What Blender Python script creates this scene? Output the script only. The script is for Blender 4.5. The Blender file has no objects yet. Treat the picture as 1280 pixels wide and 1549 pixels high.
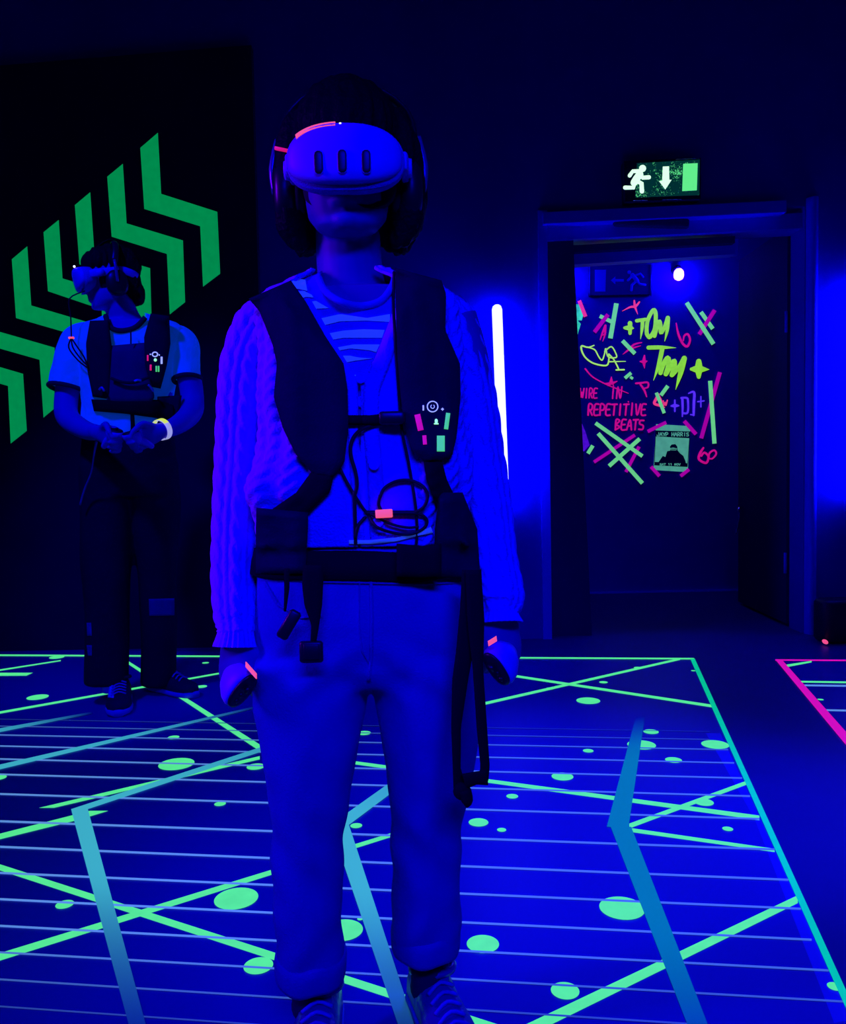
import bpy, bmesh, math, random
from mathutils import Vector, Matrix, noise
from mathutils.bvhtree import BVHTree

random.seed(4)
scene = bpy.context.scene
COL = scene.collection

# ------------------------------------------------------------------ camera
F_PX, CX, CY = 1280.0, 640.0, 774.5
PITCH, ROLL, CAM_H = math.atan(72.0 / 1280.0), 0.020, 1.0
CAM = Vector((0, 0, CAM_H))
FW = Vector((0, math.cos(PITCH), -math.sin(PITCH)))
RT0 = Vector((1, 0, 0)); UP0 = RT0.cross(FW)
RT = RT0 * math.cos(ROLL) - UP0 * math.sin(ROLL)
UP = UP0 * math.cos(ROLL) + RT0 * math.sin(ROLL)
cam_data = bpy.data.cameras.new('camera')
cam_data.sensor_fit = 'HORIZONTAL'; cam_data.sensor_width = 36.0
cam_data.lens = 36.0 * F_PX / 1280.0
cam_data.clip_start = 0.02
cam = bpy.data.objects.new('camera', cam_data); COL.objects.link(cam)
mw = Matrix((( RT.x, UP.x, -FW.x, CAM.x), (RT.y, UP.y, -FW.y, CAM.y), (RT.z, UP.z, -FW.z, CAM.z), (0, 0, 0, 1)))
cam.matrix_world = mw
scene.camera = cam

# ------------------------------------------------------------------ world, lights, exposure
world = bpy.data.worlds.new('world'); scene.world = world
world.use_nodes = True
bg = world.node_tree.nodes['Background']
bg.inputs[0].default_value = (0.0, 0.0, 1.0, 1); bg.inputs[1].default_value = 0.012

vs = scene.view_settings
vs.view_transform = 'Standard'; vs.look = 'None'; vs.gamma = 1.0
vs.use_curve_mapping = False; vs.exposure = 0.0

def aim(o, target):
    d = Vector(target) - o.location
    o.rotation_euler = d.to_track_quat('-Z', 'Y').to_euler()

def area_light(name, loc, target, size, size_y, power, color, spread=180):
    l = bpy.data.lights.new(name, 'AREA'); l.shape = 'RECTANGLE'
    l.size = size; l.size_y = size_y; l.energy = power; l.color = color; l.spread = math.radians(spread)
    o = bpy.data.objects.new(name, l); COL.objects.link(o); o.location = loc; aim(o, target); return o

def spot_light(name, loc, target, power, color, angle, blend=0.8, radius=0.1):
    l = bpy.data.lights.new(name, 'SPOT'); l.energy = power; l.color = color
    l.spot_size = math.radians(angle); l.spot_blend = blend; l.shadow_soft_size = radius
    o = bpy.data.objects.new(name, l); COL.objects.link(o); o.location = loc; aim(o, target); return o

BLUE = (0.0, 0.0, 1.0)
VIOLET = (0.16, 0.0, 1.0)
# unseen area lights added behind and beside the camera, and blue wash spots above the floor
area_light('rear_fill', (0.25, -0.9, 2.35), (0.0, 1.5, 0.70), 1.4, 0.25, 13, BLUE, 55)  # unseen fill added to light the front player's face and clothes
area_light('violet_side_light', (-2.6, 0.9, 1.9), (-0.30, 1.45, 1.05), 0.25, 1.0, 10, VIOLET, 55)
spot_light('blue_wash_floor', (0.75, 2.5, 3.6), (0.42, 2.35, 0.0), 580, BLUE, 42, 1.0, 0.15)
spot_light('blue_wash_side', (1.75, 2.3, 3.4), (1.32, 2.25, 0.0), 330, BLUE, 26, 1.0, 0.15)
area_light('corridor_fill', (1.35, 5.3, 2.70), (1.35, 6.35, 1.2), 1.0, 0.12, 5, BLUE, 150)  # unseen fill added to brighten the graffiti wall
spot_light('blue_wash_player', (-1.9, 1.6, 3.3), (-1.3, 3.6, 1.1), 330, BLUE, 45, 0.8, 0.12)

# ------------------------------------------------------------------ pixel helpers (photo 1280 x 1549 -> real places)
def ray(px, py):
    return (FW * F_PX + RT * (px - CX) + UP * (CY - py)).normalized()

def at(px, py, Y):
    d = ray(px, py); return CAM + d * (Y / d.y)

def fl(px, py, z=0.0):
    d = ray(px, py); return CAM + d * ((z - CAM.z) / d.z)

def proj(p):
    d = Vector(p) - CAM; k = F_PX / d.dot(FW)
    return CX + d.dot(RT) * k, CY - d.dot(UP) * k

def ppm(Y):            # metres per pixel at distance Y
    return Y / F_PX

# ------------------------------------------------------------------ materials
def lin(c):
    return tuple(((v / 255) / 12.92 if v / 255 <= 0.04045 else ((v / 255 + 0.055) / 1.055) ** 2.4) for v in c)

MATS = {}
def M(name, col, rough=0.6, emit=None, es=1.0, var=(0, 0), bump=(0, 0), metal=0.0, spec=0.3, sheen=0.0):
    if name in MATS: return MATS[name]
    m = bpy.data.materials.new(name); m.use_nodes = True
    nt = m.node_tree; b = nt.nodes['Principled BSDF']
    b.inputs['Base Color'].default_value = (*col, 1)
    b.inputs['Roughness'].default_value = rough
    b.inputs['Metallic'].default_value = metal
    b.inputs['Specular IOR Level'].default_value = spec
    if sheen:
        b.inputs['Sheen Weight'].default_value = sheen
    tc = nt.nodes.new('ShaderNodeTexCoord')
    if emit:
        b.inputs['Emission Color'].default_value = (*emit, 1)
        b.inputs['Emission Strength'].default_value = es
    if var[0]:
        n = nt.nodes.new('ShaderNodeTexNoise'); n.inputs['Scale'].default_value = var[0]; n.inputs['Detail'].default_value = 4
        nt.links.new(tc.outputs['Object'], n.inputs['Vector'])
        mx = nt.nodes.new('ShaderNodeMix'); mx.data_type = 'RGBA'
        k = var[1]
        mx.inputs[6].default_value = (*[max(0, v * (1 - k)) for v in col], 1)
        mx.inputs[7].default_value = (*[min(1, v * (1 + k)) for v in col], 1)
        nt.links.new(n.outputs['Fac'], mx.inputs[0]); nt.links.new(mx.outputs[2], b.inputs['Base Color'])
    if bump[0]:
        n2 = nt.nodes.new('ShaderNodeTexNoise'); n2.inputs['Scale'].default_value = bump[0]; n2.inputs['Detail'].default_value = 3
        nt.links.new(tc.outputs['Object'], n2.inputs['Vector'])
        bp = nt.nodes.new('ShaderNodeBump'); bp.inputs['Strength'].default_value = bump[1]; bp.inputs['Distance'].default_value = 0.01
        nt.links.new(n2.outputs['Fac'], bp.inputs['Height']); nt.links.new(bp.outputs['Normal'], b.inputs['Normal'])
    MATS[name] = m
    return m

def fluo(name, srgb, base=(0.02, 0.02, 0.25), k=1.0, var=0.0):
    """fluorescent paint or tape: glows under the blacklight"""
    e = lin(srgb)
    m = M(name, base, 0.55, e, k, spec=0.15)
    if var and not m.get('v'):
        m['v'] = 1
        nt = m.node_tree; b = nt.nodes['Principled BSDF']
        tc = nt.nodes.new('ShaderNodeTexCoord'); n = nt.nodes.new('ShaderNodeTexNoise'); n.inputs['Scale'].default_value = 25; n.inputs['Detail'].default_value = 5
        nt.links.new(tc.outputs['Object'], n.inputs['Vector'])
        mr = nt.nodes.new('ShaderNodeMapRange'); mr.inputs[1].default_value = 0.3; mr.inputs[2].default_value = 0.7
        mr.inputs[3].default_value = k * (1 - var); mr.inputs[4].default_value = k * (1 + var)
        nt.links.new(n.outputs['Fac'], mr.inputs[0]); nt.links.new(mr.outputs[0], b.inputs['Emission Strength'])
    return m

# ------------------------------------------------------------------ object helpers
def tag(o, label=None, cat=None, group=None, kind=None):
    if label: o['label'] = label
    if cat: o['category'] = cat
    if group: o['group'] = group
    if kind: o['kind'] = kind
    return o

def root_of(name, loc, label, cat, group=None):
    o = bpy.data.objects.new(name, None); COL.objects.link(o); o.location = loc
    o.empty_display_size = 0.1
    return tag(o, label, cat, group)

def link(name, me, mat, parent=None):
    o = bpy.data.objects.new(name, me); COL.objects.link(o)
    if mat is not None:
        me.materials.clear(); me.materials.append(mat)
    if parent is not None:
        o.parent = parent
        if parent.type == 'EMPTY': o.location = -parent.location
        else: o.location = (0, 0, 0)
    return o

def mk(name, vf, mat, parent=None, smooth=True):
    me = bpy.data.meshes.new(name); me.from_pydata([tuple(v) for v in vf[0]], [], vf[1]); me.validate(); me.update()
    bm = bmesh.new(); bm.from_mesh(me); bmesh.ops.recalc_face_normals(bm, faces=bm.faces); bm.to_mesh(me); bm.free()
    if smooth:
        me.polygons.foreach_set('use_smooth', [True] * len(me.polygons))
        if smooth == 'angle':
            try: me.set_sharp_from_angle(angle=math.radians(40))
            except Exception: pass
    return link(name, me, mat, parent)

def join(*parts):
    V, Fc = [], []
    for v, f in parts:
        n = len(V); V.extend(v); Fc.extend([tuple(i + n for i in q) for q in f])
    return V, Fc

def box(x0, x1, y0, y1, z0, z1):
    v = [Vector(p) for p in ((x0, y0, z0), (x1, y0, z0), (x1, y1, z0), (x0, y1, z0), (x0, y0, z1), (x1, y0, z1), (x1, y1, z1), (x0, y1, z1))]
    return v, [(0, 3, 2, 1), (4, 5, 6, 7), (0, 1, 5, 4), (1, 2, 6, 5), (2, 3, 7, 6), (3, 0, 4, 7)]

def prism(front, back):
    """closed solid between two equal-count polygons"""
    n = len(front); v = list(front) + list(back)
    f = [tuple(range(n)), tuple(range(2 * n - 1, n - 1, -1))]
    for i in range(n):
        j = (i + 1) % n; f.append((i, i + n, j + n, j))
    return v, f

def loft(rings, caps=True, closed=True):
    n = len(rings[0]); v = [p for r in rings for p in r]; f = []
    m = n if closed else n - 1
    for i in range(len(rings) - 1):
        for j in range(m):
            k = (j + 1) % n
            f.append((i * n + j, i * n + k, (i + 1) * n + k, (i + 1) * n + j))
    if caps and closed:
        f.append(tuple(range(n - 1, -1, -1))); b = (len(rings) - 1) * n; f.append(tuple(range(b, b + n)))
    return v, f

def sgnpow(c, p):
    return math.copysign(abs(c) ** p, c)

def ring(c, u, v, ru, rv, n=24, pw=2.0, fn=None):
    out = []
    for i in range(n):
        a = 2 * math.pi * i / n
        k = 1.0 if fn is None else fn(a)
        out.append(Vector(c) + u * (ru * k * sgnpow(math.cos(a), 2 / pw)) + v * (rv * k * sgnpow(math.sin(a), 2 / pw)))
    return out

X, Yv, Z = Vector((1, 0, 0)), Vector((0, 1, 0)), Vector((0, 0, 1))

def cr(pts, t):
    """catmull-rom through a list of floats/vectors, t in 0..1"""
    n = len(pts) - 1
    s = min(max(t, 0), 1) * n; i = min(int(s), n - 1); u = s - i
    p0 = pts[max(i - 1, 0)]; p1 = pts[i]; p2 = pts[i + 1]; p3 = pts[min(i + 2, n)]
    return 0.5 * ((2 * p1) + (p2 - p0) * u + (2 * p0 - 5 * p1 + 4 * p2 - p3) * u * u + (3 * p1 - p0 - 3 * p2 + p3) * u ** 3)

def tube(path, radii, n=16, sub=1, ref=None, fn=None, caps=True, flat=1.0, roundcap=False):
    """swept tube; path: Vectors, radii: floats (or one); flat: second radius factor"""
    path = [Vector(p) for p in path]
    if not isinstance(radii, (list, tuple)): radii = [radii] * len(path)
    if sub > 1:
        N = (len(path) - 1) * sub + 1
        P = [cr(path, i / (N - 1)) for i in range(N)]; R = [max(1e-4, cr(list(radii), i / (N - 1))) for i in range(N)]
    else: P, R = path, list(radii)
    if roundcap:
        d0 = (P[0] - P[1]).normalized(); d1 = (P[-1] - P[-2]).normalized()
        r0, r1 = R[0], R[-1]
        P = [P[0] + d0 * r0 * 0.9, P[0] + d0 * r0 * 0.6] + P + [P[-1] + d1 * r1 * 0.6, P[-1] + d1 * r1 * 0.9]
        R = [r0 * 0.4, r0 * 0.8] + R + [r1 * 0.8, r1 * 0.4]
    rings = []; u = None
    for i, p in enumerate(P):
        t = (P[min(i + 1, len(P) - 1)] - P[max(i - 1, 0)])
        if t.length < 1e-9: t = Z.copy()
        t.normalize()
        if u is None:
            r = Vector(ref) if ref else (X if abs(t.x) < 0.9 else Yv)
            u = (r - t * r.dot(t)).normalized()
        else:
            u = (u - t * u.dot(t)).normalized()
        v = t.cross(u)
        f2 = None
        if fn: f2 = (lambda a, s=i / (len(P) - 1): fn(a, s))
        rings.append(ring(p, u, v, R[i], R[i] * flat, n, 2.0, f2))
    return loft(rings, caps)

def ellipsoid(c, r, n=20, m=12, rot=None):
    c = Vector(c); v, f = [], []
    rings = []
    for i in range(1, m):
        b = math.pi * i / m
        rr = [Vector((r[0] * math.sin(b) * math.cos(2 * math.pi * j / n), r[1] * math.sin(b) * math.sin(2 * math.pi * j / n), r[2] * math.cos(b))) for j in range(n)]
        rings.append(rr)
    v = [p for q in rings for p in q]
    for i in range(m - 2):
        for j in range(n):
            k = (j + 1) % n; f.append((i * n + j, (i + 1) * n + j, (i + 1) * n + k, i * n + k))
    top = len(v); v.append(Vector((0, 0, r[2]))); bot = len(v); v.append(Vector((0, 0, -r[2])))
    for j in range(n):
        k = (j + 1) % n
        f.append((top, j, k)); f.append((bot, (m - 2) * n + k, (m - 2) * n + j))
    if rot is not None: v = [rot @ p for p in v]
    return [p + c for p in v], f

def rbox(c, size, rot=None, bev=0.2, n=20, pw=5.0):
    """rounded box: superellipse section lofted with eased ends (local z up)"""
    c = Vector(c); sx, sy, sz = [s / 2 for s in size]; b = bev * min(size)
    lv = [(-sz, 0.0), (-sz + b * 0.3, 0.55), (-sz + b, 1.0), (sz - b, 1.0), (sz - b * 0.3, 0.55), (sz, 0.0)]
    rings = []
    for z, k in lv:
        rings.append(ring((0, 0, z), X, Yv, sx - b * (1 - k), sy - b * (1 - k), n, pw))
    v, f = loft(rings)
    if rot is not None: v = [rot @ p for p in v]
    return [p + c for p in v], f

def xform(vf, m):
    return [m @ p for p in vf[0]], vf[1]

def remesh(name, parts, voxel, mat, parent, smooth=4, disp=None):
    v, f = join(*parts)
    me = bpy.data.meshes.new('tmp'); me.from_pydata([tuple(p) for p in v], [], f); me.update()
    bm = bmesh.new(); bm.from_mesh(me); bmesh.ops.recalc_face_normals(bm, faces=bm.faces); bm.to_mesh(me); bm.free()
    o = bpy.data.objects.new('tmp', me); COL.objects.link(o)
    r = o.modifiers.new('r', 'REMESH'); r.mode = 'VOXEL'; r.voxel_size = voxel
    s = o.modifiers.new('s', 'SMOOTH'); s.iterations = smooth; s.factor = 0.5
    dg = bpy.context.evaluated_depsgraph_get(); dg.update()
    nm = bpy.data.meshes.new_from_object(o.evaluated_get(dg))
    bpy.data.objects.remove(o); bpy.data.meshes.remove(me)
    nm.name = name
    if disp:
        nn = [v.normal.copy() for v in nm.vertices]; cc = [v.co.copy() for v in nm.vertices]; out = []
        for c_, n_ in zip(cc, nn): out.extend(c_ + n_ * disp(c_, n_))
        nm.vertices.foreach_set('co', out)
        nm.update()
    nm.polygons.foreach_set('use_smooth', [True] * len(nm.polygons))
    return link(name, nm, mat, parent)

def bvh_of(objs):
    V, Fc = [], []
    for o in objs:
        n = len(V); V.extend([v.co.copy() for v in o.data.vertices]); Fc.extend([tuple(i + n for i in p.vertices) for p in o.data.polygons])
    return BVHTree.FromPolygons(V, Fc)

def poly_at(pts, t):
    L = [0]
    for a, b in zip(pts, pts[1:]): L.append(L[-1] + math.hypot(b[0] - a[0], b[1] - a[1]))
    s = t * L[-1]
    for i in range(len(pts) - 1):
        if s <= L[i + 1] or i == len(pts) - 2:
            u = (s - L[i]) / max(1e-9, L[i + 1] - L[i]); return (pts[i][0] + (pts[i + 1][0] - pts[i][0]) * u, pts[i][1] + (pts[i + 1][1] - pts[i][1]) * u)

def ribbon(A, B, bvh, th, Ydef, na=28, nb=10, off=0.002, puff=1.0, blur=3, side=0.35):
    """a strap or panel lying on the body: A and B are its two long edges; th its thickness"""
    D = [[None] * (nb + 1) for _ in range(na + 1)]; PX = [[None] * (nb + 1) for _ in range(na + 1)]
    for i in range(na + 1):
        a = poly_at(A, i / na); b = poly_at(B, i / na)
        for j in range(nb + 1):
            s = j / nb; p = (a[0] + (b[0] - a[0]) * s, a[1] + (b[1] - a[1]) * s)
            PX[i][j] = p; d = ray(*p); y = Ydef
            if bvh is not None:
                h = bvh.ray_cast(CAM, d)
                if h[0] is not None and abs(h[0].y - Ydef) < 0.16: y = h[0].y
            D[i][j] = y
    base = [r[:] for r in D]
    for _ in range(blur):
        E = [r[:] for r in D]
        for i in range(na + 1):
            for j in range(nb + 1):
                nb_ = [D[a][b] for a in (i - 1, i, i + 1) for b in (j - 1, j, j + 1) if 0 <= a <= na and 0 <= b <= nb]
                E[i][j] = min(sum(nb_) / len(nb_), base[i][j])
        D = E
    V = []; n1 = nb + 1
    for i in range(na + 1):
        for j in range(nb + 1):
            s = abs(2 * j / nb - 1); e = min(i, na - i) / max(1, na) * 12
            k = (1 - side * max(0, (s - 0.6) / 0.4) ** 2 * puff)
            if e < 1: k *= 0.6 + 0.4 * e
            V.append(at(*PX[i][j], D[i][j] - off - th * k))
    nF = len(V)
    for i in range(na + 1):
        for j in range(nb + 1):
            V.append(at(*PX[i][j], D[i][j] + 0.004))
    Fc = []
    for i in range(na):
        for j in range(nb):
            a, b, c, d = i * n1 + j, i * n1 + j + 1, (i + 1) * n1 + j + 1, (i + 1) * n1 + j
            Fc.append((a, b, c, d)); Fc.append((d + nF, c + nF, b + nF, a + nF))
    for i in range(na):
        Fc.append((i * n1, (i + 1) * n1, (i + 1) * n1 + nF, i * n1 + nF))
        Fc.append(((i + 1) * n1 + nb, i * n1 + nb, i * n1 + nb + nF, (i + 1) * n1 + nb + nF))
    for j in range(nb):
        Fc.append((j + 1, j, j + nF, j + 1 + nF))
        q = na * n1; Fc.append((q + j, q + j + 1, q + j + 1 + nF, q + j + nF))
    return V, Fc

def strap(pts, ws, bvh, th, Y, **k):
    """strap along a centre line with pixel widths"""
    A, B = [], []
    for i, p in enumerate(pts):
        a = pts[max(0, i - 1)]; b = pts[min(len(pts) - 1, i + 1)]
        dx, dy = b[0] - a[0], b[1] - a[1]; l = math.hypot(dx, dy) or 1
        w = ws[i] if isinstance(ws, (list, tuple)) else ws
        A.append((p[0] - dy / l * w / 2, p[1] + dx / l * w / 2)); B.append((p[0] + dy / l * w / 2, p[1] - dx / l * w / 2))
    return ribbon(A, B, bvh, th, Y, **k)

# ------------------------------------------------------------------ the room
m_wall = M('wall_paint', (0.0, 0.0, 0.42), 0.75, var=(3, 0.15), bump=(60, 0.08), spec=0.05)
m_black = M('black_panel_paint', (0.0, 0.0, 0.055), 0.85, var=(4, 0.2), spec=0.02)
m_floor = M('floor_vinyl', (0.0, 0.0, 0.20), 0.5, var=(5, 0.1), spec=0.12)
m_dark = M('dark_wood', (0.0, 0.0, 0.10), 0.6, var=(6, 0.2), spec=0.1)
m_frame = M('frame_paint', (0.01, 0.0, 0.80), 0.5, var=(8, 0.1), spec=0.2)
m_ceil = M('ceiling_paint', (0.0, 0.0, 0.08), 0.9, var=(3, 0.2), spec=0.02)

WY = 4.75          # back wall
CYW = 6.35         # corridor wall with graffiti
ZC = 3.9
XL, XR = -3.4, 3.6
dl = at(826, 700, WY).x; dr = at(1216, 700, WY).x; dt = at(1000, 316, WY).z

def struct(name, vf, mat, parent=None, smooth=False):
    o = mk(name, vf, mat, parent, smooth)
    if parent is None: o['kind'] = 'structure'
    return o

struct('floor', box(XL, XR, -1.5, CYW + 0.1, -0.1, 0.0), m_floor)
struct('ceiling', box(XL, XR, -1.5, WY + 0.2, ZC, ZC + 0.1), m_ceil)
struct('wall_left', box(XL - 0.1, XL, -1.5, WY + 0.2, 0, ZC), m_wall)
struct('wall_right', box(XR, XR + 0.1, -1.5, WY + 0.2, 0, ZC), m_wall)
wb = struct('wall_back', join(box(XL, dl, WY, WY + 0.18, 0, ZC), box(dr, XR, WY, WY + 0.18, 0, ZC), box(dl, dr, WY, WY + 0.18, dt, ZC)), m_wall)
# the corridor seen through the doorway
cl, crx = dl - 0.5, dr + 0.6
wc = struct('wall_corridor', box(cl, crx, CYW, CYW + 0.1, 0, 2.75), M('corridor_paint', (0.03, 0.0, 0.50), 0.8, var=(5, 0.15), bump=(50, 0.05), spec=0.04))
struct('ceiling_corridor', box(cl, crx, WY + 0.18, CYW, 2.75, 2.85), m_ceil)
struct('wall_corridor_left', box(cl - 0.1, cl, WY + 0.18, CYW, 0, 2.85), m_dark)
struct('wall_corridor_right', box(crx, crx + 0.1, WY + 0.18, CYW, 0, 2.85), m_dark)
bz = at(1000, 903, CYW).z
struct('baseboard_corridor', join(box(cl, crx, CYW - 0.02, CYW, 0, 0.012)), M('baseboard_paint', (0.2, 0.1, 0.9), 0.5))

# door frame: jambs, head, stop
jw = 0.075
tr = struct('trim_1', loft([ring((dr + jw / 2, WY + 0.08, zz), X, Yv, jw / 2, 0.125, 28, 2.6) for zz in (0, dt + 0.04)]), M('jamb_paint', (0.0, 0.0, 0.85), 0.5, spec=0.2), smooth='angle')
struct('trim_2', join(box(dl - 0.03, dl + 0.02, WY - 0.02, WY + 0.20, 0, dt)), m_frame)
m_darkjamb = M('dark_jamb', (0.0, 0.0, 0.12), 0.7, spec=0.05)
# deep dark lining on the left of the opening (edge leans a little, as the door stop does)
a0, a1 = at(864, 380, WY + 0.1), at(893, 905, WY + 0.1)
struct('trim_3', prism([Vector((dl + 0.02, WY + 0.06, 0.0)), Vector((a1.x, WY + 0.06, 0.0)), Vector((a0.x, WY + 0.06, dt)), Vector((dl + 0.02, WY + 0.06, dt))],
                       [Vector((dl + 0.02, WY + 0.2, 0.0)), Vector((a1.x, WY + 0.2, 0.0)), Vector((a0.x, WY + 0.2, dt)), Vector((dl + 0.02, WY + 0.2, dt))]), m_darkjamb)
# head of the frame: several stepped mouldings, tilted a little
def beam(xa, ya, xb, yb, hpx, Y0, Y1):
    p, q = at(xa, ya, Y0), at(xb, yb, Y0); h = hpx * ppm(Y0)
    fr = [p, q, q - Z * h, p - Z * h]
    return prism(fr, [v + Yv * (Y1 - Y0) for v in fr])
struct('trim_4', beam(822, 321, 1190, 303, 17, WY - 0.05, WY + 0.2), m_frame)
struct('trim_5', beam(826, 341, 1215, 322, 22, WY + 0.03, WY + 0.2), M('head_paint', (0.02, 0.0, 0.75), 0.35, spec=0.4))
struct('trim_6', beam(850, 372, 1112, 357, 10, WY + 0.07, WY + 0.2), m_dark)
struct('trim_7', beam(862, 383, 1112, 367, 17, WY + 0.12, WY + 0.2), m_frame)

# open door leaf, hinged on the right jamb, swung into the corridor
d0 = Vector((dr - 0.01, WY + 0.20, 0.02)); e = at(1117, 700, WY + 1.0); d1 = Vector((e.x, WY + 1.0, 0.02))
dh = dt - 0.08
nrm = (d1 - d0).cross(Z).normalized() * 0.042
door = struct('door_1', prism([d0, d1, d1 + Z * dh, d0 + Z * dh], [p + nrm for p in (d0, d1, d1 + Z * dh, d0 + Z * dh)]), M('door_paint', (0.0, 0.0, 0.10), 0.7, var=(4, 0.15), spec=0.03))
hp = at(1127, 768, WY + 0.93)
sd = -1 if (d0 + nrm - d0).x > 0 else 1
hb = hp + Vector((-0.05, -0.03, 0))
mk('door_handle', tube([hp + Vector((0.02, 0.03, 0.0)), hb, hb + Vector((-0.005, -0.02, -0.05)), hb + Vector((-0.02, -0.02, -0.13)), hb + Vector((-0.03, -0.02, -0.17))], [0.008, 0.009, 0.008, 0.007, 0.005], 10, 3), M('handle_steel', (0.6, 0.5, 0.9), 0.2, metal=1.0), door)
mk('hinge', tube([d0 + Vector((-0.01, -0.01, 0.3)), d0 + Vector((-0.01, -0.01, 0.42))], 0.009, 8), m_frame, door)
mk('hinge', tube([d0 + Vector((-0.01, -0.01, 1.7)), d0 + Vector((-0.01, -0.01, 1.82))], 0.009, 8), m_frame, door)
# door closer
dc = root_of('door_closer', at(1040, 330, WY), 'door closer arm with a rail under the door head', 'door closer')
mk('rail', rbox(at(985, 337, WY + 0.0), (0.42, 0.05, 0.05), Matrix.Rotation(math.radians(3), 3, 'Y'), 0.2), m_dark, dc, 'angle')
mk('arm', join(tube([at(1025, 340, WY + 0.02), at(1098, 356, WY + 0.25), at(1121, 334, WY + 0.05)], 0.012, 8), ellipsoid(at(1098, 356, WY + 0.25), (0.02, 0.02, 0.02), 10, 6)), M('closer_metal', (0.3, 0.2, 0.9), 0.3, metal=0.8), dc)
mk('bracket', rbox(at(1110, 372, WY + 0.28), (0.05, 0.05, 0.12), None, 0.2), m_frame, dc)

# ------------------------------------------------------------------ black panel with chevrons on the back wall
PY = WY - 0.06
pa, pb = at(380, 68, PY), at(-60, 92, PY)
ptop = [Vector((XL, PY, at(0, 90, PY).z - 0.1)), Vector((pa.x, PY, pa.z)), Vector((pa.x, PY, 0.0)), Vector((XL, PY, 0.0))]
panel = root_of('wall_panel', Vector((at(180, 980, PY).x, PY, 0)), 'black wall panel with fluorescent green chevrons behind the second player', 'wall panel')
mk('board', prism(ptop, [p + Yv * 0.058 for p in ptop]), m_black, panel, False)
zoom4 = lambda pts: [(x * 380 / 1132, 180 + y * 520 / 1549) for x, y in pts]
chev = [
 zoom4([(632,130),(711,62),(726,337),(979,418),(992,697),(915,755),(902,483),(650,405)]),
 zoom4([(483,260),(553,202),(570,470),(824,547),(834,825),(765,880),(752,608),(503,530)]),
 zoom4([(337,388),(406,330),(424,595),(676,672),(684,950),(615,1005),(600,735),(358,655)]),
 zoom4([(196,510),(264,455),(281,718),(530,795),(540,1070),(471,1125),(458,858),(216,776)]),
 zoom4([(53,632),(122,574),(140,840),(388,913),(398,1190),(330,1245),(318,968),(72,897)]),
 zoom4([(-90,752),(-22,694),(-4,958),(245,1030),(250,1300),(196,1345),(178,1085),(-70,1015)]),
 zoom4([(-232,872),(-164,814),(-146,1075),(103,1148),(120,1405),(48,1462),(36,1203),(-212,1133)]),
]
m_chev = fluo('green_chevron_vinyl', (0, 136, 74), (0.0, 0.05, 0.05), var=0.06)
for c in chev:
    fr = [at(x, y, PY - 0.003) for x, y in c]
    mk('chevron', prism(fr, [p + Yv * 0.0028 for p in fr]), m_chev, panel, False)

# ------------------------------------------------------------------ printed floor mats
LAY = [0.0]
def dz():
    LAY[0] += 0.00012; return LAY[0]
def flat(name, poly, mat, parent, z, attr=None):
    me = bpy.data.meshes.new(name); vs_ = [fl(x, y) for x, y in poly]
    vs_ = [Vector((p.x, p.y, z)) for p in vs_]
    me.from_pydata([tuple(p) for p in vs_], [], [tuple(range(len(vs_)))]); me.update()
    if me.polygons[0].normal.z < 0: me.flip_normals()
    return link(name, me, mat, parent)
def hline(p, q, t0, t1, mat, parent, z, name='printed_line'):
    return flat(name, [(p[0], p[1] - t0 / 2), (q[0], q[1] - t1 / 2), (q[0], q[1] + t1 / 2), (p[0], p[1] + t0 / 2)], mat, parent, z)
def dot(cx, cy, w, mat, parent, z):
    c = fl(cx, cy); r = (fl(cx + w / 2, cy) - fl(cx - w / 2, cy)).length / 2
    me = bpy.data.meshes.new('printed_dot'); n = 32
    me.from_pydata([(c.x + r * math.cos(6.28318 * i / n), c.y + r * math.sin(6.28318 * i / n), z) for i in range(n)], [], [tuple(range(n))]); me.update()
    return link('printed_dot', me, mat, parent)

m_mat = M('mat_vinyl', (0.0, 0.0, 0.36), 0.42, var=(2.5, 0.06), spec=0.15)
m_green = fluo('fluorescent_green_print', (84, 232, 138), (0.02, 0.04, 0.09), var=0.05)
m_green2 = fluo('fluorescent_border_green', (0, 190, 110), (0.0, 0.08, 0.25), var=0.05)
m_line = fluo('pale_blue_print', (88, 140, 190), (0.12, 0.12, 0.55))
m_pink = fluo('fluorescent_pink_print', (205, 10, 150), (0.1, 0.0, 0.3))

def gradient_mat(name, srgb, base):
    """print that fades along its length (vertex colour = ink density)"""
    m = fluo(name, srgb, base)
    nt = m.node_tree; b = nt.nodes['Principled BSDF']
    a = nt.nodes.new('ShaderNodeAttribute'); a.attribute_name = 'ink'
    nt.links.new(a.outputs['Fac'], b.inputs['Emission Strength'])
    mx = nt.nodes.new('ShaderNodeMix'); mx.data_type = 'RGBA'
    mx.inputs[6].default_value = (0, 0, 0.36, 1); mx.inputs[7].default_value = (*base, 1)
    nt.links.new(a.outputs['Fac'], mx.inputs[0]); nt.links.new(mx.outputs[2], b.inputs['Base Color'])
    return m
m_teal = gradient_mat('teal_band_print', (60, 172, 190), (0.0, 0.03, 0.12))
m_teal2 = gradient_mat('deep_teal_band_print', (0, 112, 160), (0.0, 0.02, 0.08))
m_fade = gradient_mat('fading_line_print', (88, 140, 190), (0.12, 0.12, 0.55))

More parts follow.
